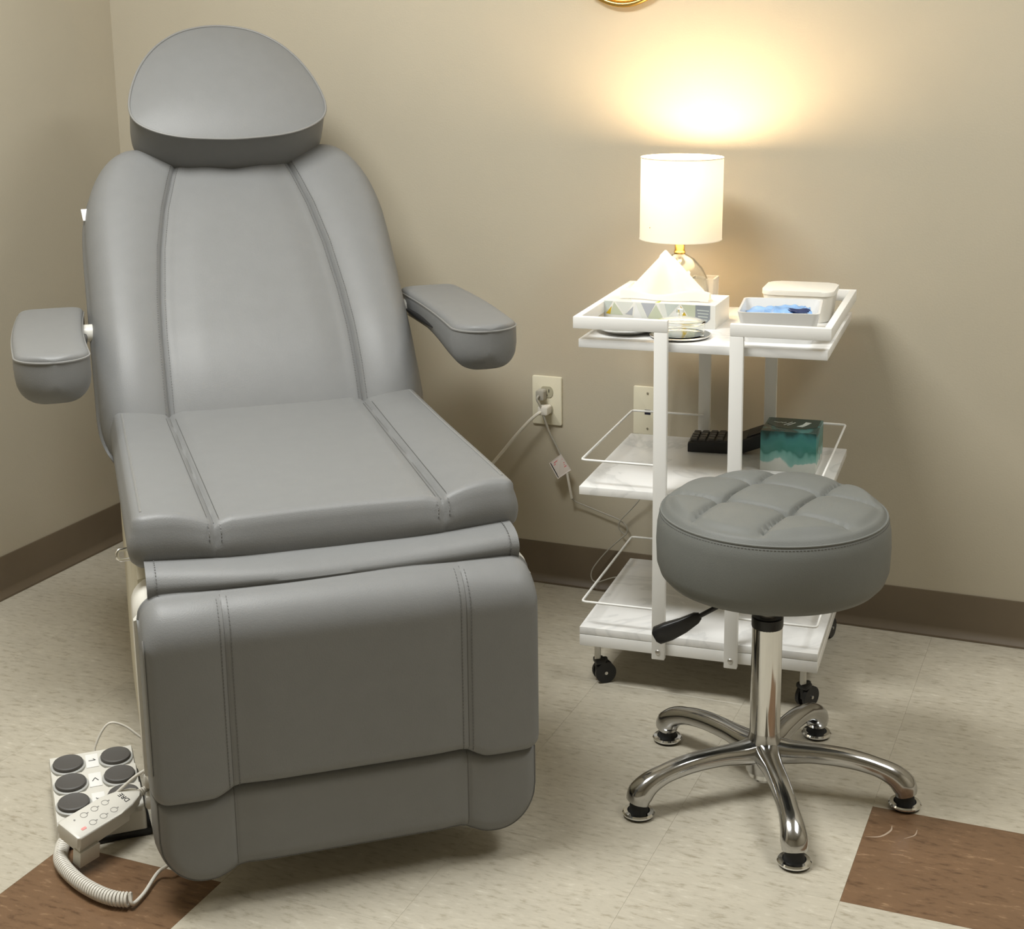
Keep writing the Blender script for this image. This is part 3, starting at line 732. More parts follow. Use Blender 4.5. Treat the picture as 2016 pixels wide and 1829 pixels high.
# ------------------------------------------------------------------ trolley
TH = .0724; TO = Vector((1.468, -.530, 0))
TW, TD = .478, .420
TM = Matrix.Translation(TO) @ Matrix.Rotation(TH, 4, 'Z')
def TP(u, v, z): return TM @ Vector((u, v, z))
ZB, ZM, ZT = .130, .427, .726
def build_cart():
    t = thing('trolley', 'white three-tier trolley with marble-look shelves against the wall', 'trolley', TO, TH)
    for z, th in ((ZB, .016), (ZM, .017), (ZT, .017)):
        box('shelf', (TW/2, TD/2, z-th/2), (TW, TD, th), M['marble'], t, bev=.0012)
    bm = bmesh.new()
    for c, s in (((TW/2, .011, .1015), (TW, .022, .024)), ((TW/2, TD-.011, .1015), (TW, .022, .024)), ((.011, TD/2, .1015), (.022, TD-.044, .024)), ((TW-.011, TD/2, .1015), (.022, TD-.044, .024))): bm_box(bm, c, s, .001)
    bobj('bottom_frame', bm, M['white_metal'], t)
    pw = .026; o = .007
    us = (.166, .311)
    for fv, yv in ((-.007, 'f'), (TD+.007, 'b')):
        for u in us:
            p = box('post', (u, fv, (.084+.749)/2), (pw, .014, .749-.084), M['white_metal'], t, bev=.0015)
            bm = bmesh.new(); s = -1 if yv == 'f' else 1
            r = bmesh.ops.create_uvsphere(bm, u_segments=12, v_segments=8, radius=.0055)
            for v in bm.verts: v.co = Vector((v.co.x+u, fv+s*.007+v.co.y*.5, v.co.z+.1))
            bobj('bolt', bm, M['steel'], p)
    # top handrail: two C-shaped runs, open at the middle of the front and the back
    zc, hh = .7605, .0235
    for sx in (0, 1):
        bm = bmesh.new(); xe = -o if sx == 0 else TW+o; ue = us[0]+pw/2 if sx == 0 else us[1]-pw/2
        for fv in (-.007, TD+.007): bm_box(bm, ((xe+ue)/2, fv, zc), (abs(ue-xe), .014, hh), .0012)
        bm_box(bm, (xe+(.007 if sx == 0 else -.007), TD/2, zc), (.014, TD+.0, hh), .0012)
        bobj('hand_rail', bm, M['white_metal'], t)
    # wire guards
    for z in (.183, .481):
        for sx in (0, 1):
            xe = .004 if sx == 0 else TW-.004; xp = us[0] if sx == 0 else us[1]; r = .008; s = 1 if sx == 0 else -1
            pts = [(xp, .004, z), (xe+s*r, .004, z), (xe+s*.002, .006, z), (xe, .004+r, z), (xe, TD-.004-r, z), (xe+s*.002, TD-.006, z), (xe+s*r, TD-.004, z), (xp, TD-.004, z)]
            tube('wire_guard', pts, .0025, M['white_metal'], t, 8)
    # casters
    for (u, v, rz) in ((.030, .030, 35), (TW-.030, .030, 60), (.030, TD-.030, 20), (TW-.030, TD-.030, 75)):
        q = bpy.data.objects.new('caster', None); link(q, t); q.location = (u, v, 0); q.rotation_euler.z = R(rz); q.empty_display_size = .02
        lathe('stem', [(0, .05), (.0065, .05), (.0065, .0905), (0, .0905)], M['white_metal'], q, 14)
        for s in (-1, 1):
            V, Fc = tube_vf([(.014, s*.005, .0225), (.014, s*.0125, .0225)], .0222, 22); w = mobj('wheel', V, Fc, M['black'], q, angle=40)
        bm = bmesh.new(); bm_box(bm, (.008, 0, .036), (.026, .010, .034), .003)
        bm_box(bm, (.004, 0, .047), (.022, .026, .012), .004); bobj('fork', bm, M['black'], q)
        V, Fc = tube_vf([(.014, -.0145, .0225), (.014, .0145, .0225)], .0035, 10); mobj('axle', V, Fc, M['steel'], q)
    return t
build_cart()

# ------------------------------------------------------------------ lamp
def build_lamp():
    p = TP(.127, .33, ZT)
    t = thing('table_lamp', 'lit table lamp with white drum shade and clear glass base', 'lamp', p, 0)
    lathe('glass_body', [(0, .001), (.040, .001), (.052, .006), (.062, .028), (.064, .048), (.060, .072), (.048, .096), (.030, .115), (.015, .123), (.0115, .1255), (.009, .1255), (.012, .120), (.027, .1125), (.0455, .094), (.0575, .071), (.0615, .048), (.0595, .029), (.050, .010), (.039, .006), (0, .006)], M['glass'], t, 48, angle=60)
    lathe('neck', [(0, .1255), (.0115, .1255), (.0125, .129), (.0105, .133), (.0100, .158), (.0075, .164), (0, .164)], M['gold'], t, 28)
    z0, z1, r = .157, .327, .0860
    tl = Matrix.Rotation(R(.6), 4, 'Y')
    s = lathe('lamp_shade', [(r, z0), (r, (z0+z1)/2), (r, z1)], M['shade'], t, 72); s.matrix_local = tl
    for nm, z in (('shade_rim', z0), ('shade_rim', z1)):
        tube(nm, [(r*math.cos(2*math.pi*k/64), r*math.sin(2*math.pi*k/64), z) for k in range(64)], .0011, M['shade_rim'], s, 6, True)
    bm = bmesh.new(); V = []; Fc = []
    for a in (0, 120, 240):
        v, f = tube_vf([(.006*math.cos(R(a)), .006*math.sin(R(a)), .205), (r*math.cos(R(a)), r*math.sin(R(a)), z0+.03)], .001, 6, base=len(V)); V += v; Fc += f
    mobj('harp', V, Fc, M['gold'], t); bm.free()
    lathe('socket', [(0, .163), (.013, .163), (.013, .205), (0, .205)], M['black'], t, 20)
    lathe('bulb', [(0, .205), (.012, .206), (.018, .222), (.024, .240), (.022, .256), (.012, .267), (0, .270)], M['bulb'], t, 24)
    ld = bpy.data.lights.new('lamp_bulb_light', 'POINT'); ld.energy = LAMP_WATTS; ld.color = (1, .76, .48); ld.shadow_soft_size = .026
    lo = bpy.data.objects.new('lamp_bulb_light', ld); COL.objects.link(lo); lo.parent = t; lo.location = (0, 0, .243)
    t.children  # bulb mesh must not block its own light
    for o in t.children:
        if o.name.startswith('bulb'): o.visible_shadow = True
    return t
build_lamp()
# the light sits just above the bulb's glass, so the bulb glows and the room is lit from the same spot
for o in bpy.data.objects:
    if o.name.startswith('lamp_bulb_light'): o.location.z = .302

# ------------------------------------------------------------------ things on the trolley
def on_cart(name, label, cat, u, v, z, rz=0, group=None): return thing(name, label, cat, TP(u, v, z), TH+rz, group)
def build_items():
    # --- flat tissue box
    t = on_cart('tissue_box', 'flat white tissue box with faceted triangle print, a tissue sticking out', 'tissue box', .124, .226, ZT, R(-2))
    w, dp, hgt = .232, .128, .048
    box('carton', (0, 0, hgt/2), (w, dp, hgt), M['box_white'], t, bev=.0006)
    y = -dp/2-.0003
    def facet(pts, col, front=True):
        if front: V = [(-w/2+px*w, y, pz*hgt) for px, pz in pts]+[(-w/2+px*w, y+.0004, pz*hgt) for px, pz in pts]
        else: V = [(-w/2+px*w, -dp/2+pz*dp, hgt+.0003) for px, pz in pts]+[(-w/2+px*w, -dp/2+pz*dp, hgt-.0001) for px, pz in pts]
        n = len(pts); mobj('print_facet', V, [tuple(range(n)), tuple(range(2*n-1, n-1, -1))]+[(i, (i+1) % n, n+(i+1) % n, n+i) for i in range(n)], PRN[col], t, smooth=False)
    for pts, c in (([(.005, .98), (.085, .98), (.02, .45)], 'mist'), ([(.02, .45), (.075, .78), (.06, .42)], 'ochre'), ([(.095, .95), (.06, .42), (.18, .40)], 'sage'), ([(.11, .97), (.27, .97), (.195, .45)], 'pale'),
                   ([(.27, .80), (.20, .45), (.26, .42)], 'lilac'), ([(.29, .92), (.265, .10), (.37, .10)], 'white'), ([(.29, .95), (.34, .95), (.385, .35), (.37, .10)], 'pale'), ([(.34, .97), (.47, .97), (.40, .35)], 'lilac'),
                   ([(.475, .92), (.40, .35), (.50, .10)], 'sage'), ([(.475, .92), (.56, .20), (.50, .10)], 'sage'), ([(.50, .97), (.545, .97), (.58, .42), (.56, .20)], 'pale'), ([(.535, .30), (.575, .34), (.55, .05), (.52, .06)], 'lime'),
                   ([(.55, .98), (.68, .98), (.58, .42)], 'mist'), ([(.685, .92), (.58, .10), (.72, .10)], 'white'), ([(.69, .95), (.76, .42), (.72, .42)], 'ochre'), ([(.70, .98), (.825, .98), (.825, .50), (.77, .44)], 'sage')):
        facet(pts, c)
    facet([(.825, .99), (.955, .99), (.955, .42), (.925, .26), (.885, .22), (.845, .34), (.825, .48)], 'slate')
    y -= .0003
    for k, (a, b) in enumerate(((.84, .945), (.845, .94), (.85, .935), (.86, .93))): facet([(a, .80-.13*k), (b, .78-.13*k), (b, .74-.13*k), (a, .76-.13*k)], 'mist')
    y += .0003
    facet([(.46, .03), (.50, .03), (.49, .22)], 'lime', False); facet([(.1, .04), (.25, .04), (.2, .3)], 'mist', False); facet([(.6, .04), (.75, .04), (.66, .3)], 'pale', False)
    for k in range(4): box('slot_cut', (-.070+.045*k, -.022-.002*k, hgt+.0004), (.022, .0016, .0008), M['print_grey'], t, bev=.0002)
    # tissue: pulled-up sheet
    V = []; Fc = []; nu, nv = 33, 21
    for i in range(nu):
        u = -1+2*i/(nu-1)
        for j in range(nv):
            s = j/(nv-1); half = .098*(1-s)+.002; apex = -.008
            x = apex*s+u*half+(.003 if s < .9 else 0); z = hgt-.004+.100*s+(.012*(1-s)*(1-abs(u)))*0
            yy = .004+.013*math.sin(3.1*u+1.1)*(1-s)+.010*math.cos(6.5*u)*(1-s)**1.5+.012*s-.01*(1-s)*abs(u)
            V.append((x, yy, z))
    for i in range(nu-1):
        for j in range(nv-1): Fc.append((i*nv+j, (i+1)*nv+j, (i+1)*nv+j+1, i*nv+j+1))
    mobj('tissue', V, Fc, M['tissue'], t, angle=80)
    V = []; Fc = []
    for i in range(25):
        u = i/24
        for j in range(7):
            s = j/6; V.append((-.09+.185*u, -.012-.030*s+.006*math.sin(9*u), hgt+.002+.012*math.sin(math.pi*min(1, s*1.1))*(1+.5*math.sin(7*u+2))+.004*(1-s)))
    Fc = [(i*7+j, (i+1)*7+j, (i+1)*7+j+1, i*7+j+1) for i in range(24) for j in range(6)]
    mobj('tissue_fold', V, Fc, M['tissue'], t, angle=80)
    # --- small acrylic cup behind the tissue box
    c = on_cart('glass_cup', 'small clear square cup between the tissue box and the lamp', 'cup', .176, .352, ZT)
    def tub(name, w0, d0, w1, d1, h, th, r, mat, par, floor=.003):
        rings = [(w0, d0, 0), (w0, d0, .0), (w1, d1, h), (w1-2*th, d1-2*th, h), (w0-2*th, d0-2*th, floor)]
        V = []; Fc = []; n = None
        for ww, dd, z in rings:
            ol = rrect(ww, dd, max(min(r, ww/2-.001, dd/2-.001), .001), 5); n = len(ol); V += [(x, y_, z) for x, y_ in ol]
        for k in range(1, len(rings)-1):
            for i in range(n): Fc.append((k*n+i, k*n+(i+1) % n, (k+1)*n+(i+1) % n, (k+1)*n+i))
        Fc.append(tuple(range(n, 2*n))[::-1]); Fc.append(tuple(range(4*n, 5*n)))
        V = V  # first ring kept unused is dropped below
        V2 = V[n:]; Fc = [tuple(q-n for q in f) for f in Fc]
        return mobj(name, V2, Fc, mat, par, angle=45)
    tub('cup_wall', .050, .050, .054, .054, .074, .004, .003, M['frost'], c)
    # --- glass dishes
    dsh = on_cart('glass_dish', 'shallow silvered glass dish at the left end of the top shelf', 'dish', .075, .088, ZT)
    lathe('bowl', [(0, 0), (.036, 0), (.040, .002), (.052, .006), (.060, .011), (.0625, .0145), (.0608, .0145), (.057, .011), (.048, .0075), (.036, .0045), (0, .004)], M['silver'], dsh, 48)
    lathe('glass_rim', [(.0620, .0147), (.0645, .0152), (.0645, .0165), (.0600, .0165), (.0600, .0149)], M['glass'], dsh, 48)
    jr = on_cart('lidded_glass_jar', 'low clear glass jar with knobbed lid on a silver rim', 'jar', .186, .068, ZT)
    lathe('silver_base', [(0, 0), (.052, 0), (.0595, .004), (.0605, .0065), (.057, .007), (.050, .004), (0, .004)], M['silver'], jr, 48)
    lathe('jar_wall', [(.0, .0045), (.047, .0045), (.0485, .028), (.0465, .028), (.0455, .007), (0, .007)], M['thin_glass'], jr, 48)
    ld = lathe('lid', [(0, .0285), (.0495, .0285), (.0495, .031), (.034, .036), (.012, .0385), (0, .0385)], M['thin_glass'], jr, 48)
    lathe('knob', [(0, .039), (.004, .039), (.0035, .043), (.0075, .049), (.0065, .055), (0, .057)], M['thin_glass'], ld, 24)
    # --- ceramic tray with blue packets
    tr = on_cart('ceramic_tray', 'white ceramic rectangular dish holding blue wrapped packets', 'dish', .372, .122, ZT, R(5))
    tub('dish_body', .128, .136, .154, .170, .061, .004, .012, M['ceramic'], tr, .005)
    def crumple(name, label, seed, loc, s, rz, mat):
        rnd = random.Random(seed); nu, nv = 17, 13; V = []; Fc = []
        k = [(rnd.uniform(4, 9), rnd.uniform(4, 9), rnd.uniform(0, 6), rnd.uniform(.4, 1)) for _ in range(4)]
        for side in (1, -1):
            for i in range(nu):
                for j in range(nv):
                    u, v = -1+2*i/(nu-1), -1+2*j/(nv-1); ed = (1-u**4)*(1-v**4)
                    f = sum(a*math.sin(p*u+q*v+r) for p, q, r, a in k)/3
                    V.append((s[0]*u, s[1]*v*(1-.12*u*u), s[2]*(f*.45+side*.5*ed)))
        N = nu*nv
        for sd in (0, 1):
            for i in range(nu-1):
                for j in range(nv-1): Fc.append(tuple(sd*N+q for q in (i*nv+j, (i+1)*nv+j, (i+1)*nv+j+1, i*nv+j+1)))
        o = mobj(name, V, Fc, mat, None, angle=60); w = tr.matrix_basis @ Vector(loc); o.location = w; o.rotation_euler = (R(6), R(-4), TH+rz)
        return tag(o, label, 'packet', 'blue packets in the ceramic dish')
    crumple('wrapped_packet', 'pale blue crumpled packet at the left of the ceramic dish', 3, (-.030, .005, .041), (.032, .050, .014), R(20), M['blue'])
    crumple('wrapped_packet', 'pale blue crumpled packet heaped in the middle of the ceramic dish', 5, (.002, -.004, .050), (.030, .046, .013), R(-25), M['blue'])
    crumple('wrapped_packet', 'blue crumpled packet at the right of the ceramic dish', 9, (.032, .004, .043), (.028, .050, .014), R(12), M['blue'])
    crumple('wrapped_packet', 'dark navy folded packet on the right in the ceramic dish', 12, (.030, -.018, .0545), (.026, .011, .006), R(-14), M['navy'])
    # --- tall white tub with lid
    bn = on_cart('storage_tub', 'tall white plastic tub with flat lid behind the ceramic dish', 'tub', .382, .330, ZT)
    ol = []
    V = []; Fc = []
    for ww, dd, z in ((.122, .106, 0), (.128, .110, .004), (.142, .122, .056)):
        V += [(x, y_, z) for x, y_ in rrect(ww, dd, .022, 7)]
    n = len(V)//3
    for k in range(2):
        for i in range(n): Fc.append((k*n+i, k*n+(i+1) % n, (k+1)*n+(i+1) % n, (k+1)*n+i))
    Fc += [tuple(range(n))[::-1], tuple(range(2*n, 3*n))]
    mobj('tub_body', V, Fc, M['bin'], bn, angle=50)
    prism('lid', rrect(.146, .126, .024, 8), .056, .0655, M['bin'], bn, None, .003)
    # --- middle shelf: calculator
    k = on_cart('calculator', 'black desk calculator with raised display on the middle shelf', 'calculator', .152, .345, ZM, R(4))
    V = []; Fc = []
    sec = [(0, .014, .020), (.004, .008, .023), (.085, .006, .028), (.11, .006, .030), (.165, .022, .052), (.172, .027, .053)]
    for x, zb, zt in sec:
        for y_, z in ((-.042, zb), (.044, zb), (.044, zt-.002), (.042, zt), (-.038, zt), (-.042, zt-.003)): V.append((x, y_, z if x > .003 else max(z, .006)))
    V = [(x, y_, (0.001 if (i % 6) in (0, 1) and x < .12 else z)) for i, (x, y_, z) in enumerate(V)]
    for a in range(len(sec)-1):
        for i in range(6): Fc.append((a*6+i, a*6+(i+1) % 6, (a+1)*6+(i+1) % 6, (a+1)*6+i))
    Fc += [tuple(range(6)), tuple(range(30, 36))[::-1]]
    mobj('body', V, Fc, M['black'], k, angle=30)
    for i in range(5):
        for j in range(4):
            if i == 4 and j > 0: continue
            x = .012+i*.0185; wid = .014
            if i == 4: box('key', (x+.004, 0, .0305), (.012, .066, .005), M['dark_grey'], k, bev=.001)
            else: box('key', (x, -.030+j*.0195, .0262+.0009*i), (wid, .014, .006), M['dark_grey'], k, bev=.0015)
    box('display', (0, 0, 0), (.034, .066, .002), M['print_black'], k, bev=.0005).matrix_local = Matrix.Translation((.140, 0, .0432)) @ Matrix.Rotation(R(-21.5), 4, 'Y')
    # --- teal tissue cube
    cb = on_cart('tissue_cube', 'teal cube tissue box with watercolour print on the middle shelf', 'tissue box', .381, .268, ZM)
    s = .113; hc = .084
    box('carton', (0, 0, hc/2), (s, s, hc), M['teal'], cb, bev=.001)
    # dark oval panel on the lid with white lettering strokes
    pl = [(-.052, .004), (-.030, -.022), (0, -.032), (.030, -.026), (.052, -.008), (.052, .054), (-.052, .054)]
    prism('lid_panel', pl, hc, hc+.0006, M['teal_dark'], cb)
    bm = bmesh.new()
    for i, (x, y_, ln, a) in enumerate(((-.010, .010, .030, 62), (-.003, .008, .028, 62), (-.028, .016, .010, 20), (-.036, .018, .010, -25), (-.019, .015, .010, 30))):
        bm_box(bm, (0, 0, 0), (ln, .0016, .0005), 0, mat=Matrix.Translation((x, y_, hc+.0008)) @ Matrix.Rotation(R(a), 4, 'Z'))
    bobj('lettering', bm, PRN['pale'], cb, smooth=False)
    prism('emblem', [(.010, -.010), (.022, -.012), (.026, -.004), (.034, .020), (.036, .026), (.024, .028), (.020, .006)], hc+.0006, hc+.0010, PRN['mist'], cb)
build_items()

# ------------------------------------------------------------------ stool
def build_stool():
    t = thing('stool', 'round grey tufted stool on a chrome five-star base', 'stool', (1.916, -.812, 0))
    # seat: polar grid with tufted grooves
    dx, dy = 0, .022; Rr = .193; zt = .514
    g0 = R(-13); cg, sg = math.cos(g0), math.sin(g0)
    def tuft(x, y):
        p = (x+.005)*cg+(y-.010)*sg; q = -(x+.005)*sg+(y-.010)*cg; h = 0
        def gr(d, w=.0042): return math.exp(-(d/w)**2)
        ds = [abs(p-.0625), abs(p+.0625), abs(q-.0625), abs(q+.0625)]
        g = 1-(1-gr(ds[0]))*(1-gr(ds[1]))*(1-gr(ds[2]))*(1-gr(ds[3]))
        puff = abs(math.sin(math.pi*(p+.0625)/.125)*math.sin(math.pi*(q+.0625)/.125))**.38
        h = .014*puff-.007*g
        for a in (-1, 1):
            for b in (-1, 1): h -= .006*math.exp(-(((p-a*.0625)**2+(q-b*.0625)**2)/.00022))
        return h
    V = []; Fc = []; S = 144
    rs = [0]+list(np.linspace(.004, Rr-.012, 60))
    rings = []
    for r in rs:
        if r == 0: V.append((dx, dy, zt+.012+tuft(0, 0))); rings.append([0]); continue
        st = len(V)
        for k in range(S):
            a = 2*math.pi*k/S; x, y = r*math.cos(a), r*math.sin(a); ed = 1-sst(.162, Rr-.010, np.array(r)); ed = float(ed)
            V.append((dx+x, dy+y, zt+.012*(1-(r/Rr)**3)+tuft(x, y)*ed+.002*(1-ed)))
        rings.append(list(range(st, st+S)))
    for r, z in ((Rr-.009, zt+.0005), (Rr-.0055, zt-.004), (Rr-.001, zt-.010), (Rr+.003, zt-.030), (Rr+.0045, zt-.058), (Rr+.003, zt-.096), (Rr-.003, zt-.114), (Rr-.013, zt-.125), (Rr-.03, zt-.130), (.02, zt-.130)):
        st = len(V); V += [(dx+r*math.cos(2*math.pi*k/S), dy+r*math.sin(2*math.pi*k/S), z) for k in range(S)]; rings.append(list(range(st, st+S)))
    for a, b in zip(rings, rings[1:]):
        for k in range(S):
            l = (k+1) % S
            if len(a) == 1: Fc.append((a[0], b[k], b[l]))
            else: Fc.append((a[k], b[k], b[l], a[l]))
    Fc.append(tuple(rings[-1]))
    seat = mobj('seat', V, Fc, M['leather2'], t, angle=60)
    tube('piping', [(dx+(Rr-.0035)*math.cos(2*math.pi*k/96), dy+(Rr-.0035)*math.sin(2*math.pi*k/96), zt-.0055) for k in range(96)], .002, M['leather2'], seat, 6, True)
    circ = [(dx+(Rr-.001)*math.cos(2*math.pi*k/200), dy+(Rr-.001)*math.sin(2*math.pi*k/200), zt-.0105) for k in range(201)]
    stitches('stitching', [circ], seat, M['thread'])
    lathe('mount_plate', [(0, .370), (.075, .370), (.075, .3835), (0, .3835)], M['black'], t, 32)
    lathe('gas_piston', [(0, .20), (.014, .20), (.014, .39), (0, .39)], M['steel'], t, 24)
    lathe('column_collar', [(.0145, .306), (.0262, .306), (.0272, .309), (.0272, .324), (.025, .326), (.0145, .326)], M['black'], t, 32)
    lathe('column', [(.0262, .030), (.0262, .3075), (.0245, .3085), (.0165, .3085)], M['chrome'], t, 48)
    lathe('hub', [(0, .022), (.018, .022), (.018, .036), (.031, .04), (.034, .06), (.034, .078), (.030, .094), (.0268, .108), (.0262, .114)], M['aluminium'], t, 48, angle=60)
    a0 = -65.0
    for k in range(5):
        an = R(a0+72*k); ca, sa = math.cos(an), math.sin(an)
        pr = catmull([(.012, 0, .076), (.045, 0, .0755), (.09, 0, .078), (.14, 0, .0765), (.185, 0, .0685), (.218, 0, .056), (.236, 0, .040), (.241, 0, .026)], 5)
        V = []; Fc = []; S = 16; n = len(pr)
        for i, p in enumerate(pr):
            a = pr[max(0, i-1)]; b = pr[min(n-1, i+1)]; d = (b-a)/np.linalg.norm(b-a); nr = np.array([-d[2], 0, d[0]])
            f = i/(n-1); hw = np.interp(f, [0, .25, .6, .85, 1], [.026, .018, .017, .0225, .0205]); hh = np.interp(f, [0, .25, .6, .85, 1], [.026, .0185, .0170, .0230, .0205])
            for s in range(S):
                q = 2*math.pi*s/S; c, sn = math.cos(q), math.sin(q); cc = math.copysign(abs(c)**.8, c)*hw; ss = (math.copysign(abs(sn)**.8, sn)*hh) if sn > 0 else sn*hh*.8
                x = p[0]+nr[0]*ss; y = cc; z = p[2]+nr[2]*ss
                V.append((x*ca-y*sa, x*sa+y*ca, z))
        for i in range(n-1):
            for s in range(S): Fc.append((i*S+s, i*S+(s+1) % S, (i+1)*S+(s+1) % S, (i+1)*S+s))
        Fc += [tuple(range(S)), tuple(range((n-1)*S, n*S))[::-1]]
        leg = mobj('leg', V, Fc, M['aluminium'], t, angle=60)
        cx, cy = .241*ca, .241*sa
        ft = lathe('foot', [(0, .0012), (.0235, .0012), (.0245, .005), (.0175, .0062), (.0155, .020), (.0145, .028), (0, .028)], M['rubber'], leg, 28, (cx, cy, 0))
        lathe('foot_ring', [(.0242, .0045), (.0272, .0052), (.0278, .008), (.0255, .0105), (.0195, .0112), (.0175, .0085)], M['chrome'], ft, 32, (cx, cy, 0))
    # height lever
    tube('lever_rod', [(.0, .0, .383), (-.045, -.010, .362), (-.085, -.019, .336), (-.118, -.027, .315)], .0042, M['black'], t, 10)
    pts = [(-.112, -.0255, .319), (-.118, -.027, .315), (-.140, -.032, .300), (-.165, -.037, .287), (-.184, -.041, .278), (-.188, -.042, .276)]
    d = (Vector(pts[-1])-Vector(pts[0])).normalized(); side = d.cross(Vector((0, 0, 1))).normalized(); up = side.cross(d)
    V = []; Fc = []; S = 16
    for p, w, h in zip(pts, (.006, .010, .013, .017, .0185, .014), (.006, .010, .0135, .0165, .0155, .010)):
        for s in range(S):
            q = 2*math.pi*s/S; c, sn = math.cos(q), math.sin(q)
            V.append(Vector(p)+side*math.copysign(abs(c)**.5, c)*w*.6+up*math.copysign(abs(sn)**.5, sn)*h)
    for i in range(len(pts)-1):
        for s in range(S): Fc.append((i*S+s, i*S+(s+1) % S, (i+1)*S+(s+1) % S, (i+1)*S+s))
    Fc += [tuple(range(S)), tuple(range((len(pts)-1)*S, len(pts)*S))[::-1]]
    mobj('lever_handle', V, Fc, M['black'], t, angle=50)
build_stool()

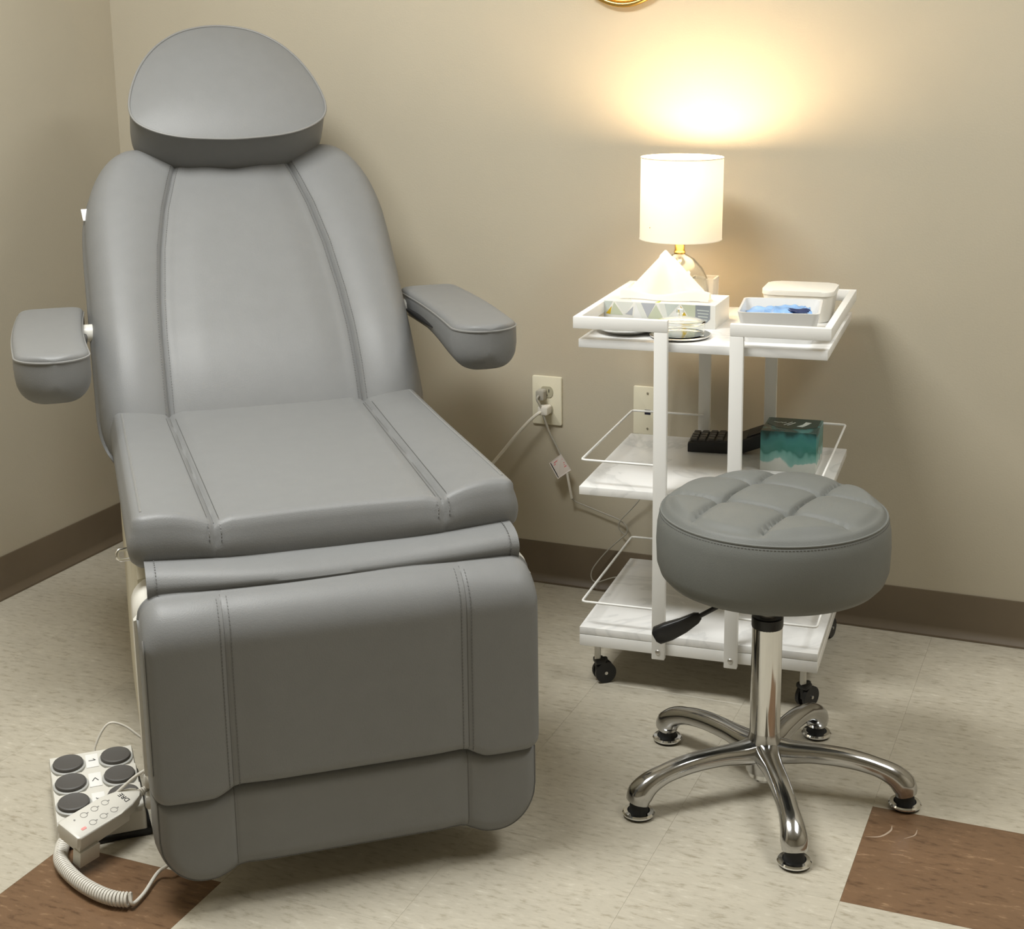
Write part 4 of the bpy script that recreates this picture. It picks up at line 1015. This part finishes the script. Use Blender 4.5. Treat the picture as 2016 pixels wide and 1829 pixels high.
# ------------------------------------------------------------------ wall plates, cords, mirror
def build_wall_things():
    XW = Matrix(((1, 0, 0, 0), (0, 0, -1, 0), (0, 1, 0, 0), (0, 0, 0, 1)))      # (x, y, z) -> (x, -z, y): draw on the wall
    t = thing('wall_outlet', 'ivory duplex wall outlet with cords plugged in', 'outlet', (1.193, 0, .4575))
    prism('cover_plate', rrect(.075, .118, .004, 4), 0, .006, M['ivory'], t, XW, .002)
    for s in (1, -1):
        fc = prism('socket_face', [(x, y+s*.0215) for x, y in [(.0165*math.cos(R(a)), max(-.0135, min(.0135, .0165*math.sin(R(a))))) for a in range(0, 360, 10)]], .006, .0076, M['ivory_dark'], t, XW)
        for x in (-.006, .006): prism('slot', rrect(.002, .008, .0005, 2, x, s*.0215+.003), .0076, .0079, M['print_black'], fc, XW)
        prism('ground_hole', rrect(.005, .005, .0024, 4, 0, s*.0215-.008), .0076, .0079, M['print_black'], fc, XW)
    prism('screw', rrect(.006, .006, .0029, 4), .006, .0072, M['ivory'], t, XW)
    d = thing('data_plate', 'ivory wall plate with one dark data port behind the trolley', 'wall plate', (1.4435, 0, .4535))
    prism('cover_plate', rrect(.070, .1143, .003, 4), 0, .0055, M['ivory'], d, XW, .002)
    prism('port', rrect(.0145, .0115, .0006, 2, 0, -.003), .0055, .0058, M['hole'], d, XW)
    for y in (.042, -.042): prism('screw', rrect(.005, .005, .0024, 4, 0, y), .0055, .0067, M['steel'], d, XW)
    # power cord of the chair
    def cordthing(name, label, base, parts):
        o = thing(name, label, 'cable', base); b = Vector(base)
        for nm, pts, r, mt in parts: tube(nm, [Vector(p)-b for p in catmull(pts, 8)], r, M[mt], o, 8)
        return o
    b0 = (1.193, -.012, .4345)
    c = cordthing('chair_power_cord', 'white power cord running from the outlet to behind the chair', b0,
        [('cord', [(1.190, -.032, .437), (1.180, -.040, .430), (1.160, -.045, .411), (1.128, -.05, .374), (1.098, -.055, .336), (1.055, -.08, .28), (.98, -.16, .18), (.90, -.34, .07), (.90, -.52, .015), (.95, -.60, .008)], .0042, 'cord')])
    prism('plug', rrect(.026, .022, .005, 4, 0, .004), -.0035, .024, M['cord'], c, XW, .004)
    o = thing('lamp_cord', 'thin grey lamp cord hanging from the outlet past a printed tag', 'cable', (1.193, -.012, .48)); b = Vector(o.location)
    def seg(nm, pts, r, mt): return tube(nm, [Vector(p)-b for p in catmull(pts, 8)], r, M[mt], o, 8)
    prism('plug', rrect(.022, .026, .006, 4, -.010, -.006), -.0035, .016, M['cord_grey'], o, XW, .004)
    seg('cord', [(1.182, -.030, .475), (1.180, -.036, .466), (1.188, -.034, .449), (1.206, -.026, .388), (1.229, -.022, .341), (1.255, -.03, .289)], .0028, 'cord_grey')
    seg('cord', [(1.253, -.032, .292), (1.258, -.030, .262), (1.262, -.024, .228)], .0033, 'cord')
    seg('cord', [(1.262, -.024, .228), (1.268, -.016, .218), (1.295, -.014, .209), (1.34, -.014, .196), (1.378, -.014, .184), (1.397, -.014, .168), (1.394, -.016, .15), (1.379, -.018, .164), (1.382, -.02, .184), (1.409, -.02, .216), (1.432, -.025, .245), (1.465, -.03, .30), (1.487, -.03, .40), (1.49, -.04, .60), (1.50, -.05, .72), (1.515, -.07, .738), (1.545, -.12, .733)], .0016, 'cord_grey')
    seg('cord', [(1.394, -.016, .15), (1.353, -.022, .109), (1.318, -.028, .062), (1.315, -.034, .038), (1.331, -.036, .030), (1.375, -.03, .046), (1.44, -.03, .05)], .0016, 'cord_grey')
    # printed warning tag
    q = [Vector(p)-b for p in ((1.211, -.040, .314), (1.239, -.034, .338), (1.262, -.028, .299), (1.235, -.046, .279))]
    nr = (q[1]-q[0]).cross(q[3]-q[0]).normalized()
    V = q+[p+nr*.0008 for p in q]; Fc = [(0, 1, 2, 3), (7, 6, 5, 4)]+[(i, (i+1) % 4, 4+(i+1) % 4, 4+i) for i in range(4)]
    tg = mobj('warning_tag', V, Fc, M['tag'], o, smooth=False); tg['label'] = 'printed red and white tag'
    def uv(s, r_, off): return q[0].lerp(q[1], s).lerp(q[3].lerp(q[2], s), r_)+nr*off
    off = .0012 if nr.y < 0 else -.0004
    for k in range(6):
        r0 = .14+.10*k; r1 = r0+.045; s0, s1 = (.22, .90) if k % 2 else (.28, .84)
        mobj('tag_lettering', [uv(s0, r0, off), uv(s1, r0, off), uv(s1, r1, off), uv(s0, r1, off)], [(0, 1, 2, 3)], M['print_red'], tg, smooth=False)
    mobj('tag_lettering', [uv(.06, .05, off), uv(.12, .05, off), uv(.12, .95, off), uv(.06, .95, off)], [(0, 1, 2, 3)], M['print_black'], tg, smooth=False)
    # oval gold mirror, only its lower rim reaches into view
    m = thing('wall_mirror', 'gold framed oval mirror hanging above the lamp', 'mirror', (1.385, 0, 1.362+.36))
    a_, b_ = .20, .36; n = 96
    el = lambda s, k: ((a_-s)*math.cos(2*math.pi*k/n), (b_-s)*math.sin(2*math.pi*k/n))
    tube('frame', [(*[el(.006, k)[0]], -.012, el(.006, k)[1]) for k in range(n)], .006, M['gold'], m, 10, True)
    tube('inner_bead', [(*[el(.014, k)[0]], -.011, el(.014, k)[1]) for k in range(n)], .0022, M['gold'], m, 8, True)
    prism('mirror_glass', [el(.008, k) for k in range(n)], .002, .008, M['mirror'], m, XW)
build_wall_things()
